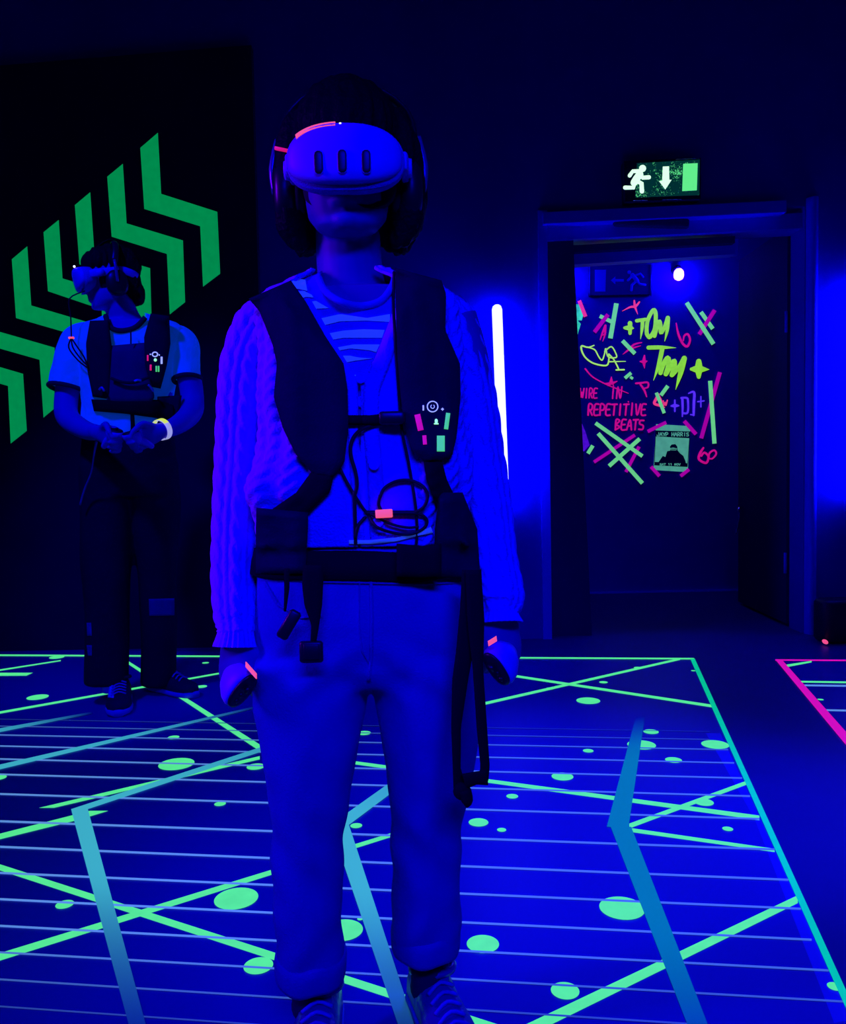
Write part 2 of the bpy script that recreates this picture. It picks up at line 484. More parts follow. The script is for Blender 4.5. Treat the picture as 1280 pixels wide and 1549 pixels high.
def band(quad, inks, mat, parent, z, name='printed_band', n=24):
    """quad: start-left, start-right, end-right, end-left in photo pixels; inks along the length"""
    s0, s1, e1, e0 = [fl(*p) for p in quad]
    v, f, ink = [], [], []
    for i in range(n + 1):
        t = i / n
        for a, b in ((s0, e0), (s1, e1)):
            p = a.lerp(b, t); v.append((p.x, p.y, z)); ink.append(max(0, cr(inks, t)))
        if i: f.append((2 * i - 2, 2 * i - 1, 2 * i + 1, 2 * i))
    me = bpy.data.meshes.new(name); me.from_pydata(v, [], f); me.update()
    if me.polygons[0].normal.z < 0: me.flip_normals()
    at_ = me.attributes.new('ink', 'FLOAT', 'POINT'); at_.data.foreach_set('value', ink)
    return link(name, me, mat, parent)

tl, trr = fl(-700, 989), fl(1051, 997.5)
b1 = fl(1266, 1470); dirb = (b1 - trr); bb = trr + dirb * ((trr.y - (-0.3)) / (trr.y - b1.y))
mat1 = root_of('printed_floor_mat', fl(700, 1200), 'large printed floor mat with green border, dots and pale lines under both players', 'floor mat')
sheet = [Vector((XL + 0.2, tl.y, 0)), Vector((trr.x, trr.y, 0)), Vector((bb.x, bb.y, 0)), Vector((XL + 0.2, bb.y, 0))]
ZM = 0.002
mk('sheet', prism([p + Z * ZM for p in sheet], sheet), m_mat, mat1, False)
z = ZM + 0.0003
# lighter strip along the right border
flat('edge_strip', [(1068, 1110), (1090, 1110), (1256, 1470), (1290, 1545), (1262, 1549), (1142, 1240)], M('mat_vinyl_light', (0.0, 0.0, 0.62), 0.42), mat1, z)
# pale lines
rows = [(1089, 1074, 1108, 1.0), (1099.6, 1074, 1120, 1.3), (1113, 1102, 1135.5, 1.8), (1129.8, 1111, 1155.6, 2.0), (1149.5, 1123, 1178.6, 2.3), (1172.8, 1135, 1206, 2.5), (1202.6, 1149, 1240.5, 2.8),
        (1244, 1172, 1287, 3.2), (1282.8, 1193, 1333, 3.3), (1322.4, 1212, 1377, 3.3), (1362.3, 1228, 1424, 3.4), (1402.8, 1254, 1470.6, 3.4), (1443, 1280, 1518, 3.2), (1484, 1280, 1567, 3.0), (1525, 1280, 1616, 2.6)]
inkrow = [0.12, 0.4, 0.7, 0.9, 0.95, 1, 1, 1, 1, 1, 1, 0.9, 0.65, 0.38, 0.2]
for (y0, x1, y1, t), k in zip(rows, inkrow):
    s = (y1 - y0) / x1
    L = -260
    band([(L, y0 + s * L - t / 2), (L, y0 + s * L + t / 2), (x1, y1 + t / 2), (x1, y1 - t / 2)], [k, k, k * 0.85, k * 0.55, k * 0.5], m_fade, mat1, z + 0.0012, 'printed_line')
# green lines
G = [((-60, 1294), (770, 1564), 9, 14), ((-60, 1468), (600, 1262), 12, 6), ((420, 1139), (1149, 1238.6), 4.5, 7),
     ((952, 1251), (1129, 1185.5), 7.5, 6), ((954, 1257), (1172, 1288), 6, 5), ((640, 1637), (1207, 1362), 22, 12), ((734, 1065), (1029, 997.5), 4.2, 3.2), ((776, 1023), (1077, 1069), 3.4, 4.2),
     ((-40, 1086), (340, 1018), 3.6, 2.4), ((180, 994), (394, 1133), 4.5, 10), ((-60, 1024), (92, 1000), 2.6, 1.8)]
for i, (p, q, a, b) in enumerate(G):
    hline(p, q, a, b, m_green, mat1, z + 0.0003 + i * 0.00005)
flat('printed_line', [(-60, 1278), (-60, 1286), (120, 1241.5), (164, 1228), (136, 1228)], m_green, mat1, z + 0.0008)
flat('printed_line', [(59, 1223.5), (82, 1223.5), (393, 1150), (393, 1145)], m_green, mat1, z + 0.0008)
flat('printed_line', [(-60, 1018.5), (50, 1018.5), (40, 1023), (-60, 1023.5)], m_green, mat1, z + 0.0008)
# borders
hline((-700, 988.5), (1050, 997.5), 2.3, 2.3, m_green, mat1, z + 0.0016, 'border')
flat('border', [(1044, 997), (1051, 997), (1266, 1470), (1312, 1571), (1299, 1571), (1254, 1470)], m_green2, mat1, z + 0.0016)
# dots
for (cx, cy, w) in [(333,1217.5,17),(98,1370,26),(357.5,1361,65),(391,1463,44),(267,1157,52),(262.5,1116.6,17),(57,1055.6,30),(86,995,21),(305,1039.5,16),(311,1003.5,10),(387,1161,27),(-1,1177.6,20),
                    (890,1061,36),(913,1033,13),(965,1011,12),(832,1042.6,12),(985,1108,23),(970.6,1128,43),(1082,1127.5,41),(890,1137,16),(1019,1151,25),(851,1176,33),(1065,1215,29),(775,1206,18),(759,1257,14),(724,1245.6,30),(1101,1255.5,16),(1049,1015.5,7),
                    (941,1375.5,68),(730.6,1430,49),(855,1501,43),(1263,1494.6,22),(551,1110,20),(539,1250.6,18),(519,1409,60),(545,1392,9)]:
    dot(cx, cy, w, m_green, mat1, z + 0.0010)
# teal bands
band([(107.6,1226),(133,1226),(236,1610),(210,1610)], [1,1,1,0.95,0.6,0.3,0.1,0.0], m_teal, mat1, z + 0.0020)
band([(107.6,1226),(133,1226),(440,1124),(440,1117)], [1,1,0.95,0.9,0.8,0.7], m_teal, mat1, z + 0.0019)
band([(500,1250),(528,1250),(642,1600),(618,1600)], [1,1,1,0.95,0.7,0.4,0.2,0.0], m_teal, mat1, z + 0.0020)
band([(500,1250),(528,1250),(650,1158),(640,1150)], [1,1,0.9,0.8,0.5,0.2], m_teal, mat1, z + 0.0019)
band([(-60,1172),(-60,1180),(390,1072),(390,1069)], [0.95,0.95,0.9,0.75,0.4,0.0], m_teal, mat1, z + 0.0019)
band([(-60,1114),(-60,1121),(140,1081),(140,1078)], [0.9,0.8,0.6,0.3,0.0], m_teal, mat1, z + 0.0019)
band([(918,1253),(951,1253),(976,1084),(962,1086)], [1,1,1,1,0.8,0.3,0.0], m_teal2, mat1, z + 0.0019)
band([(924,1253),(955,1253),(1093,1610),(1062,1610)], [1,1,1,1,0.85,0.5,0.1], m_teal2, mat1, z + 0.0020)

mat2 = root_of('printed_floor_mat', fl(1275, 1060), 'printed floor mat with pink border at the right edge of the floor', 'floor mat')
p0 = fl(1174, 999); q0 = fl(1280, 1118); dd = q0 - p0; qq = p0 + dd * 3.0
sh2 = [Vector((p0.x, p0.y, 0)), Vector((XR - 0.1, p0.y - 0.02, 0)), Vector((XR - 0.1, qq.y, 0)), Vector((qq.x, qq.y, 0))]
mk('sheet', prism([p + Z * ZM for p in sh2], sh2), m_mat, mat2, False)
hline((1173, 999), (1500, 1001), 2.3, 2.3, m_pink, mat2, z, 'border')
flat('border', [(1173, 998.5), (1183, 998.5), (1280, 1108), (1420, 1266), (1420, 1300), (1280, 1128)], m_pink, mat2, z + 0.0003)
hline((1190, 1008), (1228, 1001.5), 4, 2.5, m_green, mat2, z + 0.0002)
hline((1212, 1032), (1420, 1035), 2.6, 3.2, m_green, mat2, z + 0.0002)
hline((1215, 1037.5), (1420, 1040), 2.6, 3.2, m_line, mat2, z + 0.0002)
hline((1245, 1075), (1420, 1079), 2.6, 3.2, m_line, mat2, z + 0.0002)
dot(1241.5, 1059, 9, m_green, mat2, z + 0.0002); dot(1284, 1112, 14, m_green, mat2, z + 0.0002)

# ------------------------------------------------------------------ light tubes beside the door
m_tube = M('lit_tube', (0.9, 0.9, 1.0), 0.4, (0.0215, 0.023, 1.0), 46.0)
def light_tube(x0, y0, x1, y1, label):
    a, b = at(x0, y0, WY - 0.09), at(x1, y1, WY - 0.09)
    r = root_of('tube_lamp', b, label, 'lamp', 'tube lamps beside the door')
    mk('tube', tube([a, b], 0.028, 16, roundcap=True), m_tube, r)
    d = (b - a).normalized()
    for p in (a + d * 0.06, b - d * 0.06):
        mk('clip', box(p.x - 0.012, p.x + 0.012, WY - 0.07, WY - 0.002, p.z - 0.01, p.z + 0.01), m_dark, r, False)
    mk('end_cap', tube([b + d * 0.02, b + d * 0.06], 0.026, 14), m_dark, r)
light_tube(752, 468, 763, 760, 'glowing white tube lamp left of the doorway, behind the front player')
light_tube(1297, 440, 1296, 740, 'glowing tube lamp right of the doorway, past the edge of the picture')

# ------------------------------------------------------------------ exit signs
sign = root_of('exit_sign', at(1002, 303, WY - 0.05), 'lit green emergency exit sign with running figure above the doorway', 'sign')
SY = WY - 0.075
zs = lambda x, y: (920 + x * 0.125, 220 + y * 0.125)
m_signbody = M('sign_body', (0.0, 0.004, 0.05), 0.3, spec=0.4)
body = [at(*p, SY) for p in ((944, 243.5), (1060, 238.5), (1060, 301), (946, 305))]
bodyo = mk('housing', prism(body, [p + Yv * 0.07 for p in body]), m_signbody, sign, False)
# speckled worn face
mface = bpy.data.materials.new('worn_sign_face'); mface.use_nodes = True
nt = mface.node_tree; bs = nt.nodes['Principled BSDF']; bs.inputs['Base Color'].default_value = (0.0, 0.01, 0.05, 1); bs.inputs['Roughness'].default_value = 0.3
tc = nt.nodes.new('ShaderNodeTexCoord'); n1 = nt.nodes.new('ShaderNodeTexNoise'); n1.inputs['Scale'].default_value = 140; n1.inputs['Detail'].default_value = 2
n2 = nt.nodes.new('ShaderNodeTexNoise'); n2.inputs['Scale'].default_value = 14
nt.links.new(tc.outputs['Object'], n1.inputs['Vector']); nt.links.new(tc.outputs['Object'], n2.inputs['Vector'])
ad = nt.nodes.new('ShaderNodeMath'); ad.operation = 'ADD'; nt.links.new(n1.outputs['Fac'], ad.inputs[0]); nt.links.new(n2.outputs['Fac'], ad.inputs[1])
rp = nt.nodes.new('ShaderNodeValToRGB'); rp.color_ramp.elements[0].position = 0.545; rp.color_ramp.elements[0].color = (0, 0.03, 0.03, 1)
rp.color_ramp.elements[1].position = 0.62; rp.color_ramp.elements[1].color = (0.1, 0.75, 0.25, 1)
mp = nt.nodes.new('ShaderNodeMath'); mp.operation = 'MULTIPLY'; mp.inputs[1].default_value = 0.5; nt.links.new(ad.outputs[0], mp.inputs[0]); nt.links.new(mp.outputs[0], rp.inputs[0])
nt.links.new(rp.outputs[0], bs.inputs['Emission Color']); bs.inputs['Emission Strength'].default_value = 0.9
face = [at(*zs(*p), SY - 0.002) for p in ((350, 215), (1110, 170), (1105, 600), (330, 630))]
mk('face', prism(face, [p + Yv * 0.0018 for p in face]), mface, sign, False)
m_signw = M('sign_symbol_lit', (0.3, 0.6, 0.4), 0.4, (0.62, 1.0, 0.68), 1.25)
m_signg = M('sign_door_lit', (0.1, 0.5, 0.2), 0.4, (0.12, 0.86, 0.25), 1.0)
def sstroke(pts, r, Y=SY - 0.004):
    return tube([at(*zs(*p), Y) for p in pts], r * 0.125 * ppm(Y), 10, roundcap=True, flat=0.35, ref=(1, 0, 0))
def stroke2(pxs, ws, Y, th=0.002):
    """flat painted stroke on a wall facing the camera: rounded ends"""
    P = [at(x, y, Y) for x, y in pxs]
    N = max(2, (len(P) - 1) * 5 + 1)
    C = [cr(P, i / (N - 1)) for i in range(N)]
    W = [max(0.15, cr([float(w) for w in ws], i / (N - 1))) * ppm(Y) / 2 for i in range(N)]
    L, Rr = [], []
    for i, p in enumerate(C):
        t = C[min(i + 1, N - 1)] - C[max(i - 1, 0)]; t.y = 0; t.normalize(); s = Vector((-t.z, 0, t.x))
        L.append(p + s * W[i]); Rr.append(p - s * W[i])
    v = []; f = []
    for a, b in zip(L, Rr): v += [a, b]
    for i in range(N - 1): f.append((2 * i, 2 * i + 1, 2 * i + 3, 2 * i + 2))
    for c, w in ((C[0], W[0]), (C[-1], W[-1])):
        k = len(v); v.append(c.copy())
        for q in range(10): v.append(c + Vector((math.cos(q * 0.62832) * w, 0, math.sin(q * 0.62832) * w)))
        for q in range(10): f.append((k, k + 1 + q, k + 1 + (q + 1) % 10))
    # tiny steps in depth so that overlapping pieces never coincide
    return [p + Yv * (-0.0004 * (i % 3)) for i, p in enumerate(v)], f
man = [ellipsoid(at(*zs(418, 278), SY - 0.004), (42 * 0.125 * ppm(SY), 0.003, 42 * 0.125 * ppm(SY)), 16, 8),
       sstroke([(385, 350), (345, 400), (315, 450)], 42), sstroke([(390, 310), (300, 312), (262, 365)], 23),
       sstroke([(400, 350), (420, 390), (495, 385)], 25), sstroke([(345, 430), (405, 460), (410, 555)], 27), sstroke([(325, 440), (310, 510), (205, 510)], 24)]
mk('running_figure', join(*man), m_signw, sign)
arrow = [(665, 255), (738, 252), (742, 415), (770, 415), (695, 530), (620, 430), (658, 425)]
fr = [at(*zs(*p), SY - 0.006) for p in arrow]
mk('arrow', prism(fr, [p + Yv * 0.004 for p in fr]), m_signw, sign, False)
fr = [at(*zs(*p), SY - 0.006) for p in ((912, 222), (1085, 214), (1075, 540), (900, 550))]
mk('door_symbol', prism(fr, [p + Yv * 0.004 for p in fr]), m_signg, sign, False)
for a, b in (((300, 668), (480, 664)), ((655, 657), (890, 650)), ((820, 168), (1110, 155))):
    mk('housing_edge', tube([at(*zs(*a), SY - 0.002), at(*zs(*b), SY - 0.002)], 0.0016, 6), M('sign_edge', (0.7, 0.7, 0.9), 0.25, metal=0.6), sign)

s2 = root_of('exit_sign', at(937, 446, CYW - 0.03), 'unlit blue exit sign with left arrow on the corridor wall above the graffiti', 'sign')
S2 = CYW - 0.03
q = [at(*p, S2) for p in ((892, 402), (987, 400), (985, 445), (891, 447))]
mk('housing', prism(q, [p + Yv * 0.028 for p in q]), M('unlit_sign', (0.0, 0.0, 0.22), 0.4), s2, False)
m_s2 = M('unlit_symbol', (0.02, 0.06, 0.9), 0.5)
for poly, nm in (([(900, 408), (917, 408), (916, 441), (900, 441)], 'door_symbol'), ([(924, 424), (931, 418), (931, 422), (944, 422), (944, 426), (931, 426), (931, 430)], 'arrow')):
    fr = [at(*p, S2 - 0.002) for p in poly]; mk(nm, prism(fr, [p + Yv * 0.0018 for p in fr]), m_s2, s2, False)
def f2(pts, r): return tube([at(x, y, S2 - 0.002) for x, y in pts], r * ppm(S2), 8, roundcap=True, flat=0.3, ref=(1, 0, 0))
mk('running_figure', join(ellipsoid(at(952, 412, S2 - 0.002), (3 * ppm(S2), 0.003, 3 * ppm(S2)), 12, 6), f2([(957, 416), (964, 425)], 3.2), f2([(958, 416), (950, 424)], 1.8), f2([(959, 417), (969, 414), (973, 419)], 1.7),
     f2([(963, 425), (956, 431), (955, 439)], 2.0), f2([(964, 425), (968, 430), (976, 431)], 1.9)), m_s2, s2)
for x in (892, 985):
    mk('bracket', tube([at(x, 400, S2 - 0.004), at(x, 448, S2 - 0.004)], 0.004, 8), m_frame, s2)

# bulb lamps in the corridor
def bulb(px, py, label, col, es):
    c = at(px, py, CYW - 0.09)
    r = root_of('bulb_lamp', c, label, 'lamp', 'bulbs on the corridor wall')
    mk('socket', tube([c + Vector((0, 0.085, 0.035)), c + Vector((0, 0.03, 0.045)), c + Vector((0, 0.0, 0.035))], [0.03, 0.025, 0.022], 12, 2), m_dark, r)
    mk('bulb', tube([c + Z * 0.035, c + Z * 0.015, c - Z * 0.02, c - Z * 0.04, c - Z * 0.05], [0.018, 0.034, 0.036, 0.026, 0.006], 16, 3), M('lit_bulb_' + label[:4], (0.9, 0.7, 0.9), 0.4, col, es), r)
bulb(1027, 414, 'glowing pinkish bulb above the graffiti in the corridor', (0.03, 0.011, 1.0), 90.0)
bulb(856, 420, 'bulb half hidden by the left door lining in the corridor', (0.03, 0.003, 1.0), 60.0)

# ------------------------------------------------------------------ graffiti, tape and paper on the corridor wall
GY = CYW - 0.003
A3 = lambda p: (850 + p[0] * 0.203125, 430 + p[1] * 0.203125)
A4 = lambda p: (850 + p[0] * 0.203125, 580 + p[1] * 0.203125)
m_lime = fluo('lime_spray', (132, 210, 22), (0.05, 0.1, 0.2), var=0.10)
m_pale = fluo('pale_lime_marker', (160, 225, 90), (0.05, 0.1, 0.2), var=0.1)
m_mag = fluo('magenta_marker', (190, 10, 120), (0.1, 0, 0.3), var=0.12)
m_hot = fluo('hot_pink_marker', (225, 55, 115), (0.1, 0, 0.3), var=0.1)
m_vio = fluo('violet_marker', (85, 45, 235), (0.1, 0, 0.5), var=0.1)
m_tg = fluo('green_tape', (100, 200, 125), (0.05, 0.1, 0.3), var=0.05)
m_tm = fluo('magenta_tape', (160, 0, 150), (0.1, 0, 0.3), var=0.05)
m_th = fluo('hot_pink_tape', (220, 45, 115), (0.1, 0, 0.3), var=0.05)
gl = [0]
def graf(name, strokes, mat, label, conv):
    gl[0] += 1
    parts = [stroke2([conv(p) for p in pts], [w * 0.203 for w in (ws if isinstance(ws, list) else [ws] * len(pts))], GY - 0.0006 * (gl[0] % 7) - 0.0016 * k) for k, (pts, ws) in enumerate(strokes)]
    o = mk(name, join(*parts), mat, wc, False); o['label'] = label
    return o
graf('graffiti_name', [([(558,272),(625,262)],26), ([(602,268),(598,330),(586,408)],[28,24,4]), ([(650,395),(632,360),(640,270),(682,192),(700,230),(692,330),(660,392)],[30,30,28,30,30,28,28]),
     ([(690,385),(705,330),(725,275),(735,300),(738,362),(765,320),(790,250)],[30,32,26,28,28,28,32]), ([(790,250),(785,340),(766,424)],[32,26,4])], m_lime, 'lime spray lettering TOm', A3)
graf('graffiti_plus', [([(508,290),(508,365)],[34,26]), ([(468,325),(508,325),(535,328)],[22,40,8])], m_lime, 'lime spray plus sign', A3)
graf('graffiti_name', [([(645,472),(740,470),(850,473)],[30,28,3]), ([(748,480),(722,600),(683,716)],[34,30,3]), ([(735,660),(755,600),(790,548),(795,600),(775,668)],[34,36,36,36,34]),
     ([(775,668),(810,610),(838,570),(838,620),(820,675)],[36,38,34,36,34]), ([(820,675),(870,620),(912,550)],[36,32,36]), ([(912,552),(885,660),(848,784)],[40,38,3])], m_lime, 'lime spray lettering Tom', A3)
graf('graffiti_plus', [([(1020,575),(1020,630),(1020,690)],[40,56,30]), ([(965,632),(1020,632),(1098,635)],[24,56,3])], m_lime, 'large lime spray plus sign', A3)
graf('graffiti_tag', [([(240,455),(195,470),(148,460),(150,500),(180,550),(240,590),(330,605),(350,565),(348,520)],[8,10,14,13,12,12,12,11,8]), ([(190,468),(245,488),(275,540),(300,565),(318,520),(328,478),(345,540),(405,545),(400,510),(368,465),(320,500)],10),
     ([(350,577),(475,574)],[10,5]), ([(350,520),(390,565),(425,635)],11), ([(405,638),(465,636)],11)], m_pale, 'pale lime marker scribble like a crown', A3)
graf('graffiti_number', [([(852,290),(868,370),(900,440),(935,462),(955,415),(938,372),(912,385),(905,420)],[8,16,18,18,16,16,14,10])], m_mag, 'magenta number six', A3)
graf('graffiti_star', [([(450,200),(510,170),(548,165),(578,132)],[4,14,18,12]), ([(540,122),(545,165),(565,222)],[12,18,4])], m_hot, 'hot pink star stroke', A3)
graf('graffiti_letter', [([(285,415),(300,370),(325,308)],[6,14,18]), ([(325,310),(322,370),(305,425)],[16,14,5]), ([(295,380),(325,372)],10)], m_mag, 'magenta letter A', A3)
graf('graffiti_feather', [([(455,522),(500,485),(540,448),(595,434)],[4,16,14,8]), ([(500,490),(545,470),(588,458)],[14,12,5])], m_mag, 'magenta feather stroke', A3)
graf('graffiti_star', [([(616,530),(612,575),(616,626)],[10,26,4]), ([(583,575),(612,577),(636,572)],[8,26,6])], m_mag, 'small magenta star', A3)
graf('graffiti_line', [([(175,630),(230,690),(330,745),(420,782),(495,812)],[12,10,9,9,6])], m_mag, 'long magenta sweeping line', A3)
graf('graffiti_star', [([(370,690),(360,740),(345,755)],[6,20,8]), ([(325,738),(370,738),(412,722)],[6,20,6]), ([(370,700),(385,760)],[10,8])], m_mag, 'magenta star on the sweeping line', A3)
graf('graffiti_mark', [([(552,738),(590,735),(640,732),(642,765),(615,775)],[14,14,14,13,10]), ([(585,745),(615,790),(632,838)],[14,16,8])], m_mag, 'magenta letter P', A3)

GLY = {'W': [[(0,0),(.2,1),(.5,.35),(.75,1),(1,0)]], 'I': [[(.5,0),(.5,1)]], 'R': [[(.1,1),(.1,0),(.8,.1),(.7,.5),(.1,.5)],[(.3,.5),(.9,1)]], 'E': [[(.9,0),(.15,.05),(.1,.95),(.95,1)],[(.1,.5),(.75,.48)]],
       'N': [[(.05,1),(.15,0),(.75,1),(.9,0)]], 'P': [[(.1,1),(.1,0),(.85,.12),(.75,.5),(.1,.55)]], 'T': [[(0,.02),(1,0)],[(.5,0),(.48,1)]], 'V': [[(.05,0),(.45,1),(.95,0)]], 'B': [[(.1,1),(.1,0),(.8,.12),(.2,.48),(.9,.72),(.1,1)]],
       'A': [[(0,1),(.5,0),(.95,1)],[(.2,.62),(.8,.6)]], 'S': [[(.9,.08),(.2,.1),(.15,.42),(.85,.58),(.8,.95),(.05,.95)]],
       'J': [[(.8,0),(.75,.9),(.2,.95),(.1,.7)]], 'Y': [[(0,0),(.5,.5)],[(1,0),(.45,1)]], 'H': [[(.1,0),(.1,1)],[(.9,0),(.9,1)],[(.1,.5),(.9,.5)]], 'F': [[(.9,0),(.1,0),(.1,1)],[(.1,.5),(.7,.5)]],
       'O': [[(.5,0),(.1,.3),(.1,.75),(.5,1),(.9,.75),(.9,.3),(.5,0)]], '1': [[(.2,.2),(.55,0),(.55,1)]]}
def word(txt, x0, x1, y0, y1, w, slant=0.15):
    n = len(txt); cw = (x1 - x0) / n; out = []
    for i, ch in enumerate(txt):
        if ch == ' ': continue
        for s in GLY[ch]:
            out.append(([(x0 + cw * (i + 0.08 + 0.84 * u) + slant * (0.5 - v) * cw, y0 + (y1 - y0) * v) for u, v in s], w))
    return out
graf('graffiti_word', word('WIRE', 132, 268, 38, 108, 11), m_mag, 'magenta marker word WIRE', A4)
graf('graffiti_word', word('IN', 358, 452, 25, 112, 11), m_mag, 'magenta marker word IN', A4)
graf('graffiti_word', word('REPETITIVE', 192, 632, 155, 236, 13), m_mag, 'magenta marker word REPETITIVE', A4)
graf('graffiti_dots', [([(495,136),(497,138)],10), ([(524,146),(526,148)],10)], m_mag, 'two magenta dots', A4)
graf('graffiti_word', word('BEATS', 395, 615, 270, 345, 13), m_mag, 'magenta marker word BEATS', A4)
graf('graffiti_mark', [([(720,80),(700,120),(690,150),(730,165),(765,178)],[14,22,20,18,8]), ([(720,85),(738,130),(742,170)],[12,20,10]), ([(755,130),(760,165),(770,140),(775,165),(786,125)],10)], m_hot, 'hot pink mark 4w over green tape', A4)
graf('graffiti_plus', [([(842,125),(842,208)],[12,12]), ([(815,168),(842,166),(870,166)],[12,26,12])], m_vio, 'violet plus sign', A4)
graf('graffiti_letter', [([(898,246),(900,180),(898,112)],[10,16,18]), ([(890,108),(930,108),(940,130),(938,215),(905,222)],15)], m_vio, 'violet letter p', A4)
graf('graffiti_letter', [([(945,74),(985,66),(984,150),(982,236)],[10,18,20,16]), ([(982,236),(960,232)],10)], m_vio, 'violet bracket', A4)
graf('graffiti_plus', [([(1036,98),(1036,175)],10), ([(1012,136),(1060,130)],10)], m_vio, 'small violet plus sign', A4)
graf('graffiti_mark', [([(1055,480),(1030,520),(1022,565),(1075,592),(1092,545),(1062,515),(1040,540)],[14,20,18,18,16,16,14]), ([(1095,562),(1100,520),(1135,498),(1150,525),(1120,560),(1090,555)],[12,14,14,14,12,10])], m_mag, 'magenta doodle with loop', A4)

TG = 'fluorescent tape strips on the graffiti wall'
tl_ = [0]
def tape(p, q, w, mat, label, parent=None):
    tl_[0] += 1
    Yt = GY - 0.010 - 0.0009 * (tl_[0] % 6)
    a, b = at(*p, Yt), at(*q, Yt); t = (b - a).normalized(); s = Vector((-t.z, 0, t.x)) * (w * ppm(Yt) / 2)
    fr = [a + s, b + s, b - s, a - s]
    o = mk('tape_strip', prism(fr, [v + Yv * 0.0009 for v in fr]), mat, parent, False)
    if parent is None: tag(o, label, 'tape', TG)
    return o
tape((876.4,454.8),(886,479),5.7,m_th,'short hot pink tape on the torn teal paper, top left of graffiti')
tape((932.7,458.8),(923.5,511.8),6.9,m_tg,'upright green tape left of the lime lettering at the top')
tape((907.5,478),(926,487),5.7,m_tg,'short green tape joining the upright green tape, top left')
tape((920,475.7),(899.4,502.5),6,m_tm,'slanting magenta tape under short green tape, top left')
tape((1038.9,457.8),(1079.5,520.4),6.5,m_tg,'long green tape slanting down at the top right of the graffiti')
tape((1060.6,472),(1078.5,497.4),6,m_tg,'short green tape beside the long slanting one, top right')
tape((1081.5,469),(1058,505.8),6,m_tm,'magenta tape crossing two green tapes, top right')
tape((941.8,515.3),(960.7,535),6,m_tg,'small green tape behind the magenta feather stroke')
tape((945.5,572),(955,564),5,m_tg,'tiny green tape below the pale lime scribble')
tape((953.6,570),(957.6,573),4,m_tg,'tiniest green tape square, beside the tiny green tape')
tape((1010.5,583.7),(1000,598),5.7,m_tg,'green tape above the hot pink mark, left of the violet letters')
tape((993,594),(1005,625),5,m_tg,'green tape behind the hot pink mark, leaning left')
tape((1089.3,563),(1061,663),6,m_tm,'long magenta tape at the right edge of the graffiti')
tape((1074.5,576),(1081,671),6.3,m_tg,'long upright green tape at the right edge of the graffiti')
tape((901,640),(972,690),5.7,m_tg,'upper of two long green tapes below the words, slanting right')
tape((905,655.6),(972,731),6,m_tg,'lowest long green tape, reaching furthest down the wall')
tape((921.5,705),(968,663.7),6,m_tg,'green tape rising to the right across two long green tapes')
tape((898.7,699),(960.7,658),5,m_tm,'long magenta tape rising across the green tapes, left of the poster')
tape((967,675.5),(947,714),5,m_tm,'short magenta tape across the lowest green tape')
tape((897,674),(889.6,686),5.7,m_tg,'small green tape on the torn violet paper, lower left')
def paper(name, pts, mat, label, Y):
    fr = [at(*p, Y) + Yv * random.uniform(-0.004, 0.0) for p in pts]
    return tag(mk(name, prism(fr, [v + Yv * 0.0012 for v in fr]), mat, None, False), label, 'paper')
paper('paper_scrap', [A3(p) for p in ((70,147),(130,150),(150,200),(158,235),(148,270),(118,270),(142,295),(125,350),(110,408),(85,350))], fluo('teal_paper', (45, 190, 150), (0.02, 0.1, 0.3), var=0.45), 'torn teal paper at the top left of the graffiti', GY - 0.004)
paper('paper_scrap', [A4(p) for p in ((140,285),(150,300),(175,360),(207,460),(165,505),(130,500))], fluo('violet_paper', (70, 10, 190), (0.05, 0.0, 0.4), var=0.4), 'torn violet paper at the lower left of the graffiti', GY - 0.004)

# poster
po = root_of('poster', at(1015, 712, GY - 0.008), 'teal poster of a figure in dark glasses, taped up with magenta tape', 'poster')
PYY = GY - 0.008
m_pos = fluo('poster_paper', (70, 150, 130), (0.05, 0.1, 0.25), var=0.12)
m_ink = M('poster_ink', (0.0, 0.0, 0.10), 0.6)
def quadw(pts, Y, mat, name, parent, th=0.0008):
    fr = [at(*A4(p), Y) for p in pts]; return mk(name, prism(fr, [v + Yv * th for v in fr]), mat, parent, False)
quadw([(702,303),(958,318),(938,660),(683,645)], PYY, m_pos, 'sheet', po)
quadw([(698,350),(957,358),(954,408),(696,395)], PYY - 0.001, m_ink, 'header', po)
quadw([(690,585),(752,585),(880,590),(938,595),(937,622),(688,610)], PYY - 0.001, m_ink, 'footer', po)
for pts in ([(696,395),(700,395),(692,590),(688,590)], [(950,405),(954,405),(940,596),(936,596)]):
    quadw(pts, PYY - 0.001, m_ink, 'frame_line', po)
quadw([(718,590),(752,540),(772,548),(785,505),(808,500),(806,470),(818,455),(845,452),(860,470),(862,498),(880,520),(905,540),(920,575),(925,596)], PYY - 0.0012, m_ink, 'figure_print', po)
quadw([(806,482),(830,478),(858,484),(852,498),(812,497)], PYY - 0.002, m_pos, 'face_print', po)
quadw([(810,486),(854,487),(850,493),(814,492)], PYY - 0.003, m_ink, 'glasses_print', po)
def postext(txt, x0, x1, y0, y1, w, name):
    parts = [stroke2([A4(p) for p in pts], [ww * 0.203] * len(pts), PYY - 0.002 - 0.0001 * k) for k, (pts, ww) in enumerate(word(txt, x0, x1, y0, y1, w, 0.0))]
    return mk(name, join(*parts), m_pos, po, False)
postext('JAYP HARRIS', 706, 948, 366, 392, 6, 'title_print')
postext('SAT 11 NOV', 728, 885, 596, 610, 4.5, 'date_print')
